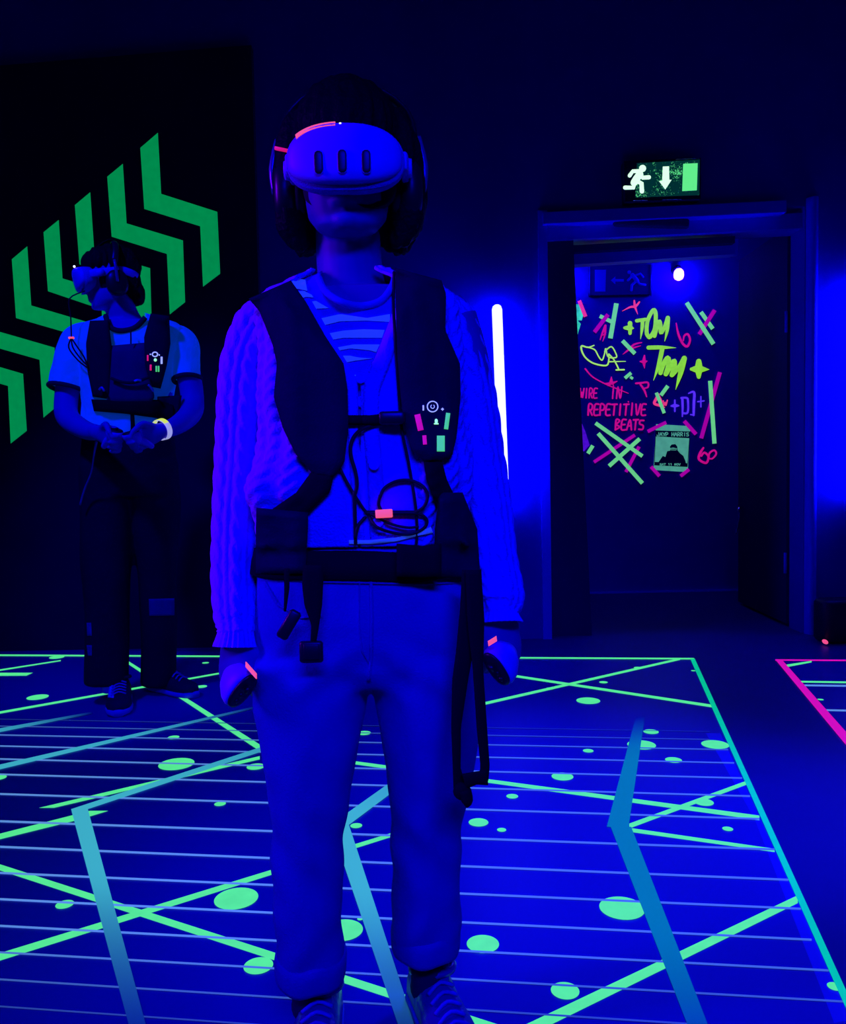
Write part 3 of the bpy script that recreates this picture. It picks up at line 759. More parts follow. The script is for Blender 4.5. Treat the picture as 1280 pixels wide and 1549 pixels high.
for p, q, w in (((640,358),(778,290),26), ((912,280),(1000,378),28), ((665,620),(728,690),26), ((885,690),(948,640),26)):
    a, b = at(*A4(p), PYY - 0.004), at(*A4(q), PYY - 0.004); t = (b - a).normalized(); s = Vector((-t.z, 0, t.x)) * (w * 0.203 * ppm(PYY) / 2)
    fr = [a + s, b + s, b - s, a - s]
    mk('corner_tape', prism(fr, [v + Yv * 0.0008 for v in fr]), m_tm, po, False)

# small dark stand with a red light by the right wall edge
bx_ = root_of('floor_box', fl(1268, 978), 'small dark equipment box with a red light at the right edge', 'box')
c = fl(1270, 976)
mk('case', rbox((c.x + 0.06, c.y + 0.1, 0.115), (0.26, 0.16, 0.23), None, 0.12), M('box_plastic', (0, 0, 0.03), 0.5), bx_, 'angle')
lp = at(1249, 982, c.y - 0.005)
mk('indicator_lamp', ellipsoid((lp.x, c.y - 0.0, max(0.02, lp.z)), (0.010, 0.03, 0.012), 10, 6), M('red_indicator', (0.5, 0.0, 0.1), 0.4, (0.9, 0.08, 0.25), 1.0), bx_)

# ------------------------------------------------------------------ people: shared builders
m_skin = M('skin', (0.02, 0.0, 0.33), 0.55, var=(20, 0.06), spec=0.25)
m_hair = M('dark_hair', (0.0, 0.0, 0.010), 0.5, bump=(120, 0.5), spec=0.03)
m_vest = M('vest_fabric', (0.0, 0.0, 0.035), 0.8, var=(40, 0.2), bump=(300, 0.2), spec=0.05)
m_strap = M('black_webbing', (0.0, 0.0, 0.012), 0.8, bump=(400, 0.2), spec=0.05)
m_cable = M('cable_rubber', (0.0, 0.0, 0.02), 0.5, spec=0.2)
m_shell = M('headset_shell', (0.16, 0.0, 0.85), 0.45, spec=0.3)
m_fabric = M('headset_fabric', (0.10, 0.05, 0.75), 0.9, var=(400, 0.5), bump=(500, 0.4))
m_foam = M('face_foam', (0.0, 0.0, 0.03), 0.85)
m_plast = M('black_plastic', (0.0, 0.0, 0.02), 0.35, spec=0.4)
m_orange = fluo('orange_tape', (240, 85, 70), (0.2, 0.02, 0.2))
m_redt = fluo('red_tape', (205, 20, 80), (0.2, 0.0, 0.2))
m_led = M('white_led', (0.9, 0.9, 0.9), 0.4, (0.85, 0.9, 1.0), 1.5)
m_icon = M('lit_icon', (0.5, 0.6, 0.9), 0.4, (0.35, 0.42, 0.95), 1.0)
m_gled = M('green_led', (0.3, 0.9, 0.4), 0.4, (0.35, 1.0, 0.45), 1.0)
m_stg = fluo('green_sticker', (70, 195, 100), (0.02, 0.1, 0.2), var=0.06)
m_stm = fluo('magenta_sticker', (185, 10, 130), (0.1, 0.0, 0.2), var=0.06)

def head_parts(M4):
    """head in local metres, facing -Y, eyes at z = 0"""
    P = []
    P.append(ellipsoid((0, 0.015, 0.035), (0.074, 0.096, 0.088), 28, 18))
    lv = [(0.03, 0.064, -0.008, 0.078), (0.0, 0.066, -0.012, 0.074), (-0.03, 0.064, -0.014, 0.070), (-0.06, 0.065, -0.018, 0.062), (-0.085, 0.061, -0.022, 0.053), (-0.105, 0.047, -0.032, 0.042), (-0.115, 0.022, -0.043, 0.022)]
    P.append(loft([ring((0, y, z_), X, Yv, rx, ry, 24, 2.3) for z_, rx, y, ry in lv]))
    P.append(tube([(0, -0.078, 0.012), (0, -0.090, -0.018), (0, -0.098, -0.036), (0, -0.084, -0.046)], [0.009, 0.012, 0.015, 0.008], 12, 3))
    for s in (-1, 1):
        P.append(ellipsoid((s * 0.012, -0.086, -0.041), (0.008, 0.010, 0.007), 10, 6))
        P.append(ellipsoid((s * 0.032, -0.066, 0.0), (0.016, 0.012, 0.010), 12, 8))
        P.append(tube([(s * 0.014, -0.078, 0.024), (s * 0.034, -0.076, 0.027), (s * 0.054, -0.062, 0.020)], 0.008, 8, 2))
        P.append(ellipsoid((s * 0.073, 0.012, -0.008), (0.010, 0.020, 0.032), 12, 8))
    P.append(ellipsoid((0, -0.079, -0.063), (0.024, 0.012, 0.006), 16, 8))
    P.append(ellipsoid((0, -0.077, -0.077), (0.021, 0.013, 0.007), 16, 8))
    P.append(ellipsoid((0, -0.066, -0.102), (0.020, 0.016, 0.014), 14, 8))
    return [xform(p, M4) for p in P]

def hand_parts(wrist, d, s, curl=(0.6, 0.9, 0.7), spread=0.06, L=1.0, thumb=0.5, wr=0.026):
    """wrist point, d: towards the knuckles, s: towards the thumb side; palm normal n = d x s; fingers curl towards n"""
    d = d.normalized(); s = (s - d * s.dot(d)).normalized(); n = d.cross(s)
    Pm = lambda a, b, c: wrist + d * (a * L) + s * (b * L) + n * (c * L)
    parts = [loft([ring(Pm(-0.03, 0, 0), s, n, wr * 1.0, wr * 0.8, 16), ring(Pm(0.0, 0, 0), s, n, 0.028 * L, 0.020 * L, 16), ring(Pm(0.03, 0.002, 0.002), s, n, 0.037 * L, 0.019 * L, 16, 2.6),
                   ring(Pm(0.065, 0.002, 0.002), s, n, 0.042 * L, 0.016 * L, 16, 2.8), ring(Pm(0.088, 0.0, 0.004), s, n, 0.040 * L, 0.012 * L, 16, 2.8)])]
    for k, (b, l) in enumerate(((0.030, 0.072), (0.0105, 0.080), (-0.0095, 0.074), (-0.029, 0.058))):
        p = Pm(0.082, b, 0.004); dirv = (d + s * (b * spread / 0.03)).normalized(); nn = n.copy(); pts = [p]; ang = 0
        for seg, c in zip((0.45, 0.30, 0.25), curl):
            ang += c * (1 + 0.06 * k); dv = dirv * math.cos(ang) + nn * math.sin(ang); p = p + dv * (l * seg * L); pts.append(p)
        r = (0.0092, 0.0096, 0.0092, 0.0082)[k] * L
        parts.append(tube(pts, [r * 1.05, r, r * 0.92, r * 0.8], 10, 2, roundcap=True))
    t0 = Pm(0.018, 0.022, 0.004)
    a = d * (0.75 - 0.3 * thumb) + s * 0.65 + n * (0.2 + 0.5 * thumb)
    b = d * (0.9 - 0.2 * thumb) + s * (0.25 - 0.6 * thumb) + n * (0.3 + 0.7 * thumb)
    t1 = t0 + a.normalized() * 0.040 * L; t2 = t1 + b.normalized() * 0.030 * L; t3 = t2 + (b.normalized() - s * 0.3 * thumb).normalized() * 0.024 * L
    parts.append(tube([t0, t1, t2, t3], [0.015 * L, 0.0125 * L, 0.0105 * L, 0.009 * L], 10, 2, roundcap=True))
    return parts

def frame(o, fwd, up=Z):
    """matrix with local -Y along fwd, local z near up"""
    y = (-Vector(fwd)).normalized(); x = y.cross(Vector(up)).normalized(); z_ = x.cross(y)
    return Matrix(((x.x, y.x, z_.x, o[0]), (x.y, y.y, z_.y, o[1]), (x.z, y.z, z_.z, o[2]), (0, 0, 0, 1)))

def roty(M4, a):
    return M4 @ Matrix.Rotation(a, 4, 'Y')

def headset(M4, base, label, full=True, strap_white=False, back=1.0):
    """visor in local metres: x right, -y forward, z up; origin at the centre of the visor's back"""
    r = root_of('vr_headset', base, label, 'headset', 'headsets worn by the players')
    W, H, Dp = 0.091, 0.049, 0.058
    def sec(y, k, n=48, pw=2.55, dzz=0.0):
        out = []
        for i in range(n):
            a = 2 * math.pi * i / n; c, s_ = math.cos(a), math.sin(a)
            x = W * k * sgnpow(c, 2 / pw); zz = H * k * sgnpow(s_, 2 / pw)
            if zz < 0: zz *= 1.0 + 0.10 * (1 - (x / W) ** 2) if False else 1.0
            yy = y + 0.020 * (x / W) ** 2                  # wraps round the face
            out.append(Vector((x, yy, zz + dzz)))
        return out
    # body in fabric, front plate in smooth plastic
    body = loft([sec(0.0, 0.80), sec(-0.010, 0.93), sec(-0.028, 0.99), sec(-0.042, 1.0), sec(-0.050, 0.985)])
    mk('visor_body', xform(body, M4), m_fabric, r)
    def plate(y, k):
        out = []
        for p in sec(y, k):
            q = p.copy()
            if q.z < 0: q.z = q.z * 0.84
            out.append(q)
        return out
    pl = loft([plate(-0.046, 0.975), plate(-0.056, 0.965), plate(-0.0605, 0.93), plate(-0.064, 0.84), plate(-0.067, 0.6), plate(-0.068, 0.25)])
    fp = mk('front_plate', xform(pl, M4), m_shell, r)
    if full:
        for x in (-0.0365, -0.001, 0.0345):
            y = -0.0676 + 0.020 * (x / W) ** 2
            y -= 0.0012
            cap = tube([(x, y, -0.023), (x, y, -0.002)], 0.0066, 16, roundcap=True, flat=0.22)
            cap2 = tube([(x, y + 0.0007, -0.023), (x, y + 0.0007, -0.002)], 0.0076, 16, roundcap=True, flat=0.20)
            wn = mk('camera_window', xform(cap, M4), m_plast, fp); mk('window_rim', xform(cap2, M4), m_shell, wn)
        mk('status_light', xform(ellipsoid((-0.003, -0.0595, 0.0435), (0.0028, 0.003, 0.0028), 10, 6), M4), m_led, fp)
        # orange tape strip along the upper edge
        pts = []
        sc = sec(-0.052, 1.0, 96)
        pts = [p for p in sc if p.z > 0.02 and -0.074 < p.x < -0.007]
        pts.sort(key=lambda p: p.x)
        a_, b_ = [], []
        for p in pts:
            a_.append(Vector((p.x * 1.005, p.y - 0.004, p.z * 1.01))); b_.append(Vector((p.x * 0.97, p.y - 0.0125, p.z - 0.008)))
        v = a_ + b_; n = len(a_); f = [(i, i + 1, n + i + 1, n + i) for i in range(n - 1)]
        v2 = [p + Vector((0, 0.003, -0.001)) for p in v]; f2_ = [tuple(j + 2 * n for j in reversed(q)) for q in f]
        edge = [(i, i + 2 * n, i + 1 + 2 * n, i + 1) for i in range(n - 1)] + [(n + i + 1, n + i + 1 + 2 * n, n + i + 2 * n, n + i) for i in range(n - 1)] + [(0, n, 3 * n, 2 * n), (n - 1, 3 * n - 1, 4 * n - 1, 2 * n - 1)]
        mk('orange_tape', xform((v + v2, f + f2_ + edge), M4), m_orange, r, False)
    # foam face gasket with nose notch
    rings = []
    for y, k in ((-0.004, 0.82), (0.012, 0.84), (0.028, 0.80), (0.040, 0.74)):
        rr = []
        for p in sec(y, k, 48, 2.6, -0.007):
            q = p.copy(); q.y = y + 0.055 * (q.x / W) ** 2
            if q.z < 0:
                q.z = q.z * 1.40 + 0.015 * math.exp(-(q.x / 0.022) ** 2)
            rr.append(q)
        rings.append(rr)
    mk('face_gasket', xform(loft(rings), M4), m_foam, r)
    ms = m_shell
    for s in (-1, 1):
        arm = mk('side_arm', xform(rbox((s * 0.091, 0.045, 0.006), (0.012, 0.11, 0.028), None, 0.25, pw=4), M4), ms, r)
        mk('arm_cap', xform(tube([(s * 0.094, 0.03, 0.006), (s * 0.102, 0.03, 0.006)], [0.016, 0.014], 14), M4), ms, arm)
    # strap round the back and over the top
    path = [(-0.092, 0.09, 0.01), (-0.094, 0.13, 0.005), (-0.08, 0.185, -0.01), (-0.04, 0.222, -0.02), (0, 0.23, -0.022), (0.04, 0.222, -0.02), (0.08, 0.185, -0.01), (0.094, 0.13, 0.005), (0.092, 0.09, 0.01)]
    path = [(x * (0.88 if strap_white else 1.0), 0.09 + (y - 0.09) * back, z_) for x, y, z_ in path]
    mk('rear_strap', xform(tube(path, 0.015, 12, 3, ref=(0, 0, 1), flat=0.35), M4), ms if strap_white else m_strap, r)
    mk('top_strap', xform(tube([(0, -0.02, 0.05), (0, 0.03, 0.105), (0, 0.10, 0.142), (0, 0.09 + 0.08 * back, 0.115), (0, 0.09 + 0.132 * back, 0.03), (0, 0.09 + 0.142 * back, -0.02)], 0.013, 12, 3, ref=(1, 0, 0), flat=0.3), M4), m_strap, r)
    return r

def headphones(M4, base, label):
    """cups over the ears; local head frame (eyes at z=0, facing -Y)"""
    r = root_of('headphones', base, label, 'headphones', 'headphones worn by the players')
    for s in (-1, 1):
        c = Vector((s * 0.094, 0.018, -0.030))
        cup = mk('ear_cup', xform(loft([ring(c + X * (s * x), Yv, Z, ry, rz, 24, 2.3) for x, ry, rz in ((-0.012, 0.036, 0.042), (0.0, 0.042, 0.050), (0.014, 0.041, 0.049), (0.022, 0.032, 0.040), (0.025, 0.012, 0.016))]), M4), m_plast, r)
        mk('ear_pad', xform(loft([ring(c + X * (s * x), Yv, Z, ry, rz, 24, 2.3) for x, ry, rz in ((-0.026, 0.028, 0.034), (-0.024, 0.038, 0.044), (-0.014, 0.041, 0.048), (-0.010, 0.034, 0.04))]), M4), m_foam, cup)
        mk('yoke', xform(tube([c + Vector((s * 0.024, 0, 0)), c + Vector((s * 0.028, 0.0, 0.04)), c + Vector((s * 0.018, 0.0, 0.085))], 0.006, 8, 3), M4), M('yoke_plastic', (0.03, 0.0, 0.25), 0.2, spec=0.6), r)
    mk('headband', xform(tube([(-0.108, 0.018, 0.05), (-0.098, 0.03, 0.095), (-0.06, 0.035, 0.132), (0, 0.036, 0.145), (0.06, 0.035, 0.132), (0.098, 0.03, 0.095), (0.108, 0.018, 0.05)], 0.012, 10, 3, ref=(0, 1, 0), flat=0.4), M4), m_plast, r)
    return r

def controller(c, n, long_dir, to_hand, base, label, tape_dir, flip=1, sc=1.0):
    """c: centre of the dark face, n: its normal, long_dir: long axis of the face, to_hand: point inside the fist"""
    r = root_of('vr_controller', base, label, 'controller', 'controllers held by the players')
    n = n.normalized(); u = (long_dir - n * long_dir.dot(n)).normalized(); v = n.cross(u)
    a, b = 0.033 * sc, 0.0185 * sc
    body = loft([ring(c - n * 0.002, u, v, a * 1.0, b * 1.02, 28, 2.3), ring(c - n * 0.008 * sc, u, v, a * 1.06, b * 1.12, 28, 2.3), ring(c - n * 0.020 * sc, u, v, a * 1.02, b * 1.15, 28, 2.2),
                 ring(c - n * 0.032 * sc + (to_hand - c) * 0.15, u, v, a * 0.80, b * 1.0, 28), ring(c - n * 0.040 * sc + (to_hand - c) * 0.25, u, v, a * 0.4, b * 0.6, 28)])
    bo = mk('body', body, M('controller_shell', (0.16, 0.0, 0.8), 0.45), r)
    hd = (to_hand - c); st = c - n * 0.018 * sc + hd.normalized() * 0.005
    mk('handle', tube([st, st.lerp(to_hand, 0.4), to_hand, to_hand + hd.normalized() * 0.03], [0.018 * sc, 0.0165 * sc, 0.0155 * sc, 0.012 * sc], 14, 3, roundcap=True), M('controller_shell', (0.16, 0.0, 0.8), 0.45), r)
    fc = mk('face_plate', loft([ring(c - n * 0.001, u, v, a * 0.97, b * 0.97, 28, 2.3), ring(c + n * 0.0025, u, v, a * 0.95, b * 0.94, 28, 2.3), ring(c + n * 0.0035, u, v, a * 0.8, b * 0.7, 28, 2.3)]), m_plast, r)
    mk('thumbstick', tube([c + u * 0.008 * sc, c + u * 0.008 * sc + n * 0.007, c + u * 0.008 * sc + n * 0.010], [0.004 * sc, 0.004 * sc, 0.0075 * sc], 12), m_plast, fc)
    for k in (-0.006, -0.018):
        mk('button', tube([c + u * k * sc, c + u * k * sc + n * 0.0055], 0.0042 * sc, 10), m_plast, fc)
    if tape_dir is not None:
        tp, t1, t2 = tape_dir
        fr = [tp, tp + t1, tp + t1 + t2, tp + t2]
        w = t1.cross(t2).normalized() * 0.0012
        mk('orange_tape', prism([p + w for p in fr], [p - w for p in fr]), m_orange, r, False)
    mk('trigger', ellipsoid(c - n * 0.034 * sc + u * 0.012 * sc, (0.009 * sc, 0.009 * sc, 0.012 * sc), 12, 8), m_plast, r)
    return r

def shoe_parts(heel, toe, w=0.045, h=0.075, sole=0.022):
    """heel and toe on the floor -> (upper, sole) meshes"""
    f = (toe - heel); L = f.length; f.normalize(); s = f.cross(Z).normalized()
    st = [(0.0, 0.62, 0.9), (0.08, 0.85, 1.0), (0.25, 0.86, 0.98), (0.42, 0.88, 0.80), (0.58, 0.98, 0.62), (0.75, 1.0, 0.50), (0.9, 0.82, 0.42), (1.0, 0.35, 0.30)]
    up = loft([[heel + f * (L * t) + s * (w * k * math.cos(a)) + Z * (sole + (h * hh) * max(0, math.sin(a)) ** 0.8 - (0.004 if math.sin(a) < 0 else 0)) for a in [2 * math.pi * i / 20 for i in range(20)]] for t, k, hh in st])
    so = loft([[heel + f * (L * (t * 1.02 - 0.01)) + s * (w * (k + 0.06) * sgnpow(math.cos(a), 0.7)) + Z * (sole / 2 + 0.001 + sole / 2 * sgnpow(math.sin(a), 0.5)) for a in [2 * math.pi * i / 20 for i in range(20)]] for t, k, hh in st])
    return up, so

def laces(heel, toe, n, w, h, sole):
    f = (toe - heel); L = f.length; f.normalize(); s = f.cross(Z).normalized(); out = []
    for i in range(n):
        t = 0.40 + 0.30 * i / max(1, n - 1); hh = h * (0.84 - 0.30 * i / max(1, n - 1))
        c = heel + f * (L * t) + Z * (sole + hh + 0.004)
        out.append(tube([c - s * w * 0.55 - Z * 0.008, c + Z * 0.002, c + s * w * 0.55 - Z * 0.008 + f * 0.012], 0.0035, 6, 3))
    return out

def table(tab, y):
    for a, b in zip(tab, tab[1:]):
        if a[0] <= y <= b[0]:
            t = (y - a[0]) / (b[0] - a[0]); t = t * t * (3 - 2 * t) * 0.5 + t * 0.5
            return [p + (q - p) * t for p, q in zip(a[1:], b[1:])]
    return list(tab[-1][1:]) if y > tab[-1][0] else list(tab[0][1:])

def torso_ring(tab, y, Yc, n=64, pw=2.4, grow=0.0, open_l=None, open_r=None, fn=None):
    """ring of the trunk at photo row y; table rows: y, left, right, depth radius, Y shift. Angle 0 = right, -90 = front"""
    xl, xr, ry, ys = table(tab, y)
    c = at((xl + xr) / 2, y, Yc); rx = (xr - xl) / 2 * ppm(Yc) + grow; ry = ry + grow
    out = []
    if open_l is None: angs = [2 * math.pi * i / n for i in range(n)]
    else:
        a0 = -math.pi / 2 + open_r; a1 = 1.5 * math.pi - open_l
        angs = [a0 + (a1 - a0) * i / (n - 1) for i in range(n)]
    for a in angs:
        k = 1.0
        d = fn(a, y) if fn else 0.0
        out.append(Vector((c.x + (rx + d) * sgnpow(math.cos(a), 2 / pw), Yc + ys + (ry + d) * sgnpow(math.sin(a), 2 / pw), c.z)))
    return out

# ------------------------------------------------------------------ front player
PY1 = 1.45
pl1 = root_of('person', (at(556, 1590, 1.45).x, 1.45, 0), 'standing person in a cable-knit cardigan, pale jeans and headset, both arms hanging, facing the camera', 'person', 'players')
HM = frame(at(526, 256, 1.435), (0.0, -1.0, 0.04)) @ Matrix.Scale(1.05, 4)
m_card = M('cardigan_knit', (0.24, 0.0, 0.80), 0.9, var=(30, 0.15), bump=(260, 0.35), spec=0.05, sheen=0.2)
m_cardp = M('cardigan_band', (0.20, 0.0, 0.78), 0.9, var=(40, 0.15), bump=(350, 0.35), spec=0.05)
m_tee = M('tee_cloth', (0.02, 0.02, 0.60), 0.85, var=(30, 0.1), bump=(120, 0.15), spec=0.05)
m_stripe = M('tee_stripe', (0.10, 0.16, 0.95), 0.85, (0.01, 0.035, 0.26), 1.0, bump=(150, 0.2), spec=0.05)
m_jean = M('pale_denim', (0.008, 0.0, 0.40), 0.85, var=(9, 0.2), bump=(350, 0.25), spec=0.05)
m_seam = M('denim_seam', (0.01, 0.0, 0.36), 0.85, bump=(350, 0.3), spec=0.05)
m_sock = M('dark_sock', (0.0, 0.0, 0.06), 0.9)
m_lace = M('shoe_lace', (0.03, 0.03, 0.6), 0.7)
m_shoe1 = M('pale_shoe_leather', (0.02, 0.02, 0.30), 0.3, bump=(30, 0.4), spec=0.5)
m_sole = M('shoe_sole', (0.05, 0.03, 0.7), 0.6)

# body (one surface: head, neck, trunk core, arms, hands)
bp = head_parts(HM)
bp.append(tube([at(526, 330, 1.47), at(527, 375, 1.475), at(530, 415, 1.475), at(535, 450, 1.475), at(548, 480, 1.47)], [0.055, 0.0555, 0.057, 0.062, 0.08], 24, 4))
bp.append(loft([torso_ring([(440, 440, 650, 0.07, 0.01), (480, 415, 670, 0.085, 0.005), (600, 430, 680, 0.09, 0.0), (850, 420, 690, 0.09, 0.0)], y, PY1, 32) for y in (440, 460, 480, 540, 600, 700, 850)]))
la = [at(408, 482, 1.46), at(375, 560, 1.465), at(366, 690, 1.47), at(360, 820, 1.45), at(358, 905, 1.438), at(359, 957, 1.424)]
ra = [at(682, 482, 1.46), at(706, 560, 1.465), at(728, 690, 1.47), at(745, 820, 1.45), at(755, 872, 1.438), at(757, 921, 1.424)]
for arm in (la, ra):
    bp.append(tube(arm, [0.045, 0.042, 0.034, 0.029, 0.023, 0.021], 18, 4))
lw = la[-1]; rw = ra[-1]
hl_c = at(360, 1005, 1.385); hr_c = at(757, 968, 1.385)
bp += hand_parts(lw, Vector((-0.05, 0.08, -1)), Vector((0.15, -1, -0.1)) , (1.0, 1.25, 0.9), 0.03, 0.98, 0.9, 0.025) if False else []
def side_hand(w, inward):
    # hanging fist: knuckles down, thumb forward, fingers close inwards
    d = Vector((0.04 * -inward, -0.06, -1)); s = Vector((0.82 * inward, -0.57, 0.0))
    n = d.cross(s)
    if n.x * inward < 0: return hand_parts_m(w, d, s)
    return hand_parts(w, d, s, (0.9, 1.2, 0.9), 0.02, 1.02, 0.15, 0.021)
def hand_parts_m(w, d, s):
    """mirrored hand"""
    dn = d.normalized(); sn = (s - dn * s.dot(dn)).normalized(); n = dn.cross(sn)
    P = hand_parts(w, d, s, (0.9, 1.2, 0.9), 0.02, 1.02, 0.15, 0.021)
    out = []
    for v, f in P:
        out.append(([p - n * (2 * (p - w).dot(n)) for p in v], [tuple(reversed(q)) for q in f]))
    return out
bp += side_hand(lw, 1); bp += side_hand(rw, -1)
body1 = remesh('body', bp, 0.004, m_skin, pl1, 3)
mk('mouth', xform(tube([(-0.021, -0.0865, -0.070), (-0.008, -0.0925, -0.069), (0.008, -0.0925, -0.069), (0.021, -0.0865, -0.070)], [0.001, 0.0026, 0.0026, 0.001], 8, 4), HM), M('lip_line', (0.0, 0.0, 0.05), 0.6), pl1)

# hair: cap and two curtains
def hair_disp(amp, sc):
    return lambda p, n: amp * noise.noise(Vector((p.x * sc, p.y * sc, p.z * sc * 0.18)))
hp_ = [ellipsoid((0, 0.012, 0.052), (0.086, 0.108, 0.088), 24, 14), ellipsoid((0, 0.06, -0.03), (0.085, 0.075, 0.085), 24, 14)]
for s in (-1, 1):
    hp_.append(tube([(s * 0.070, -0.005, 0.085), (s * 0.090, 0.0, 0.03), (s * 0.094, 0.012, -0.03), (s * 0.090, 0.015, -0.085), (s * 0.072, 0.02, -0.118)], [0.02, 0.026, 0.028, 0.026, 0.012], 14, 4))
    hp_.append(tube([(s * 0.060, 0.05, 0.085), (s * 0.088, 0.05, 0.02), (s * 0.090, 0.055, -0.05), (s * 0.070, 0.06, -0.115)], [0.02, 0.03, 0.034, 0.018], 14, 4))
remesh('hair', [xform(p, HM) for p in hp_], 0.005, m_hair, pl1, 3, hair_disp(0.006, 90))

# trunk tables (photo rows)
T1 = [(398, 484, 575, 0.056, 0.02), (412, 470, 588, 0.066, 0.018), (428, 440, 625, 0.080, 0.012), (442, 412, 668, 0.092, 0.008), (456, 398, 684, 0.099, 0.004), (480, 394, 692, 0.104, 0.0), (540, 402, 698, 0.112, 0.0),
      (640, 404, 700, 0.114, 0.0), (720, 400, 700, 0.112, 0.0), (790, 396, 704, 0.110, 0.0), (835, 394, 708, 0.106, 0.0)]
rows1 = [398, 405, 412, 420, 428, 435, 442, 449, 456, 468, 480, 500, 520, 540, 565, 590, 615, 640, 665, 690, 715, 740, 765, 790, 812, 835]
def neck_cut(vf, cx_, cy_, rx, ry, Yf):
    v, f = vf; out = []
    for q_ in f:
        c = sum((v[i] for i in q_), Vector()) / len(q_); x, y = proj(c)
        if c.y < Yf and ((x - cx_) / rx) ** 2 + ((y - cy_) / ry) ** 2 < 1: continue
        out.append(q_)
    return v, out
teeo = mk('tee_shirt', neck_cut(loft([torso_ring(T1, 405 + (835 - 405) * i / 160, PY1, 160, grow=-0.012) for i in range(161)], caps=False), 541, 408, 57, 55, 1.46), m_tee, pl1)
# cardigan: open sheet, V neck down to row 580
def vopen(y, side):
    if y >= 582: return 0.006
    t = (582 - y) / (582 - 420)
    return 0.006 + (0.62 if side == 'r' else 0.86) * t ** 1.05
def card_fn(a, y):
    d = 0.0
    # blouse of loose knit at the lower left front, over the belt
    aa = (a + math.pi / 2 + math.pi) % (2 * math.pi) - math.pi   # 0 = front, negative = viewer's left? (angles grow to the right)
    d += 0.035 * math.exp(-((aa + 0.95) / 0.42) ** 2 - ((y - 735) / 38) ** 2)
    d += 0.012 * math.exp(-((aa + 0.9) / 0.35) ** 2 - ((y - 600) / 60) ** 2)
    d += 0.018 * math.exp(-((aa - 0.9) / 0.5) ** 2 - ((y - 720) / 50) ** 2)
    d += 0.004 * math.sin(aa * 9 + y * 0.021) * math.exp(-((y - 740) / 90) ** 2)
    d += 0.0025 * noise.noise(Vector((aa * 5, y * 0.02, 1.3)))
    dk = 0.0   # cables down the front
    for c0 in (-0.55, 0.55, -0.85, 0.85, -1.15, 1.15, -1.45, 1.45):
        x = (aa - c0) / 0.10
        if abs(x) < 1.3:
            for ph in (0, math.pi):
                xs = 0.5 * math.cos(y * 0.16 + ph); q = 1 - ((x - xs) / 0.55) ** 2
                if q > 0: dk = max(dk, 0.0065 * math.sqrt(q) * (1 + 0.3 * math.sin(y * 0.16 + ph)))
    return d + dk
nr = 260
rows_c = [410 + (818 - 410) * i / 180 for i in range(181)]
csheet = loft([torso_ring(T1, y, PY1, nr, grow=0.003, open_l=vopen(y, 'l'), open_r=vopen(y, 'r'), fn=card_fn) for y in rows_c], caps=False, closed=False)
card = mk('cardigan', csheet, m_card, pl1)
md = card.modifiers.new('thick', 'SOLIDIFY'); md.thickness = 0.005; md.offset = -1

def cable_fn(seed, ribs_from=0.9, cuff=0.10):
    def fn(a, s):
        k = 0.0
        if s > ribs_from: return 1.0 + 0.055 * math.cos(26 * a)
        for c0 in (0.3, 1.25, 2.2, 3.15, 4.1, 5.05, 6.0):
            x = ((a - c0 + math.pi) % (2 * math.pi) - math.pi) / 0.26
            if abs(x) < 1.4:
                for ph in (0, math.pi):
                    xs = 0.5 * math.cos(s * 62 + ph + c0 * 3); q = 1 - ((x - xs) / 0.58) ** 2
                    if q > 0: k = max(k, 0.10 * math.sqrt(q) * (1.05 + 0.35 * math.sin(s * 62 + ph + c0 * 3)))
            if abs(abs(x) - 1.65) < 0.16: k = max(k, 0.045)
        k += 0.03 * noise.noise(Vector((math.cos(a) * 2, math.sin(a) * 2, s * 12 + seed)))
        return 1.0 + k
    return fn
# sleeves: centre line and half widths in photo pixels
def sleeve(pts, hw, Ys, seed, name='sleeve'):
    P = [at(x, y, Y) for (x, y), Y in zip(pts, Ys)]
    R = [h * ppm(Y) / 1.07 for h, Y in zip(hw, Ys)]
    return mk(name, tube(P, R, 112, 22, ref=(1, 0, 0), fn=cable_fn(seed), caps=False), m_card, card)
sleeve([(420, 470), (400, 490), (377, 540), (369, 610), (364, 690), (357, 770), (354, 850), (356, 925), (358, 952), (357, 978)], [22, 40, 40, 40, 38, 35, 34, 33, 29, 36], [1.455, 1.455, 1.46, 1.465, 1.47, 1.46, 1.445, 1.425, 1.415, 1.41], 1.0)
sleeve([(660, 462), (678, 482), (697, 540), (713, 610), (724, 690), (738, 770), (747, 850), (756, 905), (756, 925), (757, 942)], [18, 36, 38, 38, 38, 36, 36, 37, 29, 36], [1.455, 1.455, 1.46, 1.465, 1.47, 1.46, 1.445, 1.425, 1.415, 1.41], 5.0)
core = bvh_of([card, teeo])
# button bands along the V and down the front
mk('button_band', ribbon([(597, 452), (592, 478), (572, 530), (551, 577), (549, 640), (556, 720), (560, 818)], [(612, 452), (607, 490), (592, 545), (574, 590), (573, 640), (580, 720), (584, 818)], core, 0.005, 1.345, 40, 6), m_cardp, card)
mk('button_band', ribbon([(446, 425), (470, 452), (505, 515), (540, 573), (541, 640), (548, 720), (552, 818)], [(432, 428), (455, 460), (490, 525), (524, 585), (526, 640), (530, 720), (536, 818)], core, 0.004, 1.345, 40, 6), m_cardp, card)
m_button = M('cardigan_button', (0.12, 0.1, 0.95), 0.3, spec=0.5)
core = bvh_of([card, teeo] + [c_ for c_ in card.children if c_.name.startswith('button_band')])
def on(px, py, bv, off, Yd=1.345):
    h = bv.ray_cast(CAM, ray(px, py)); y = h[0].y if h[0] is not None and abs(h[0].y - Yd) < 0.15 else Yd
    return at(px, py, y - off)
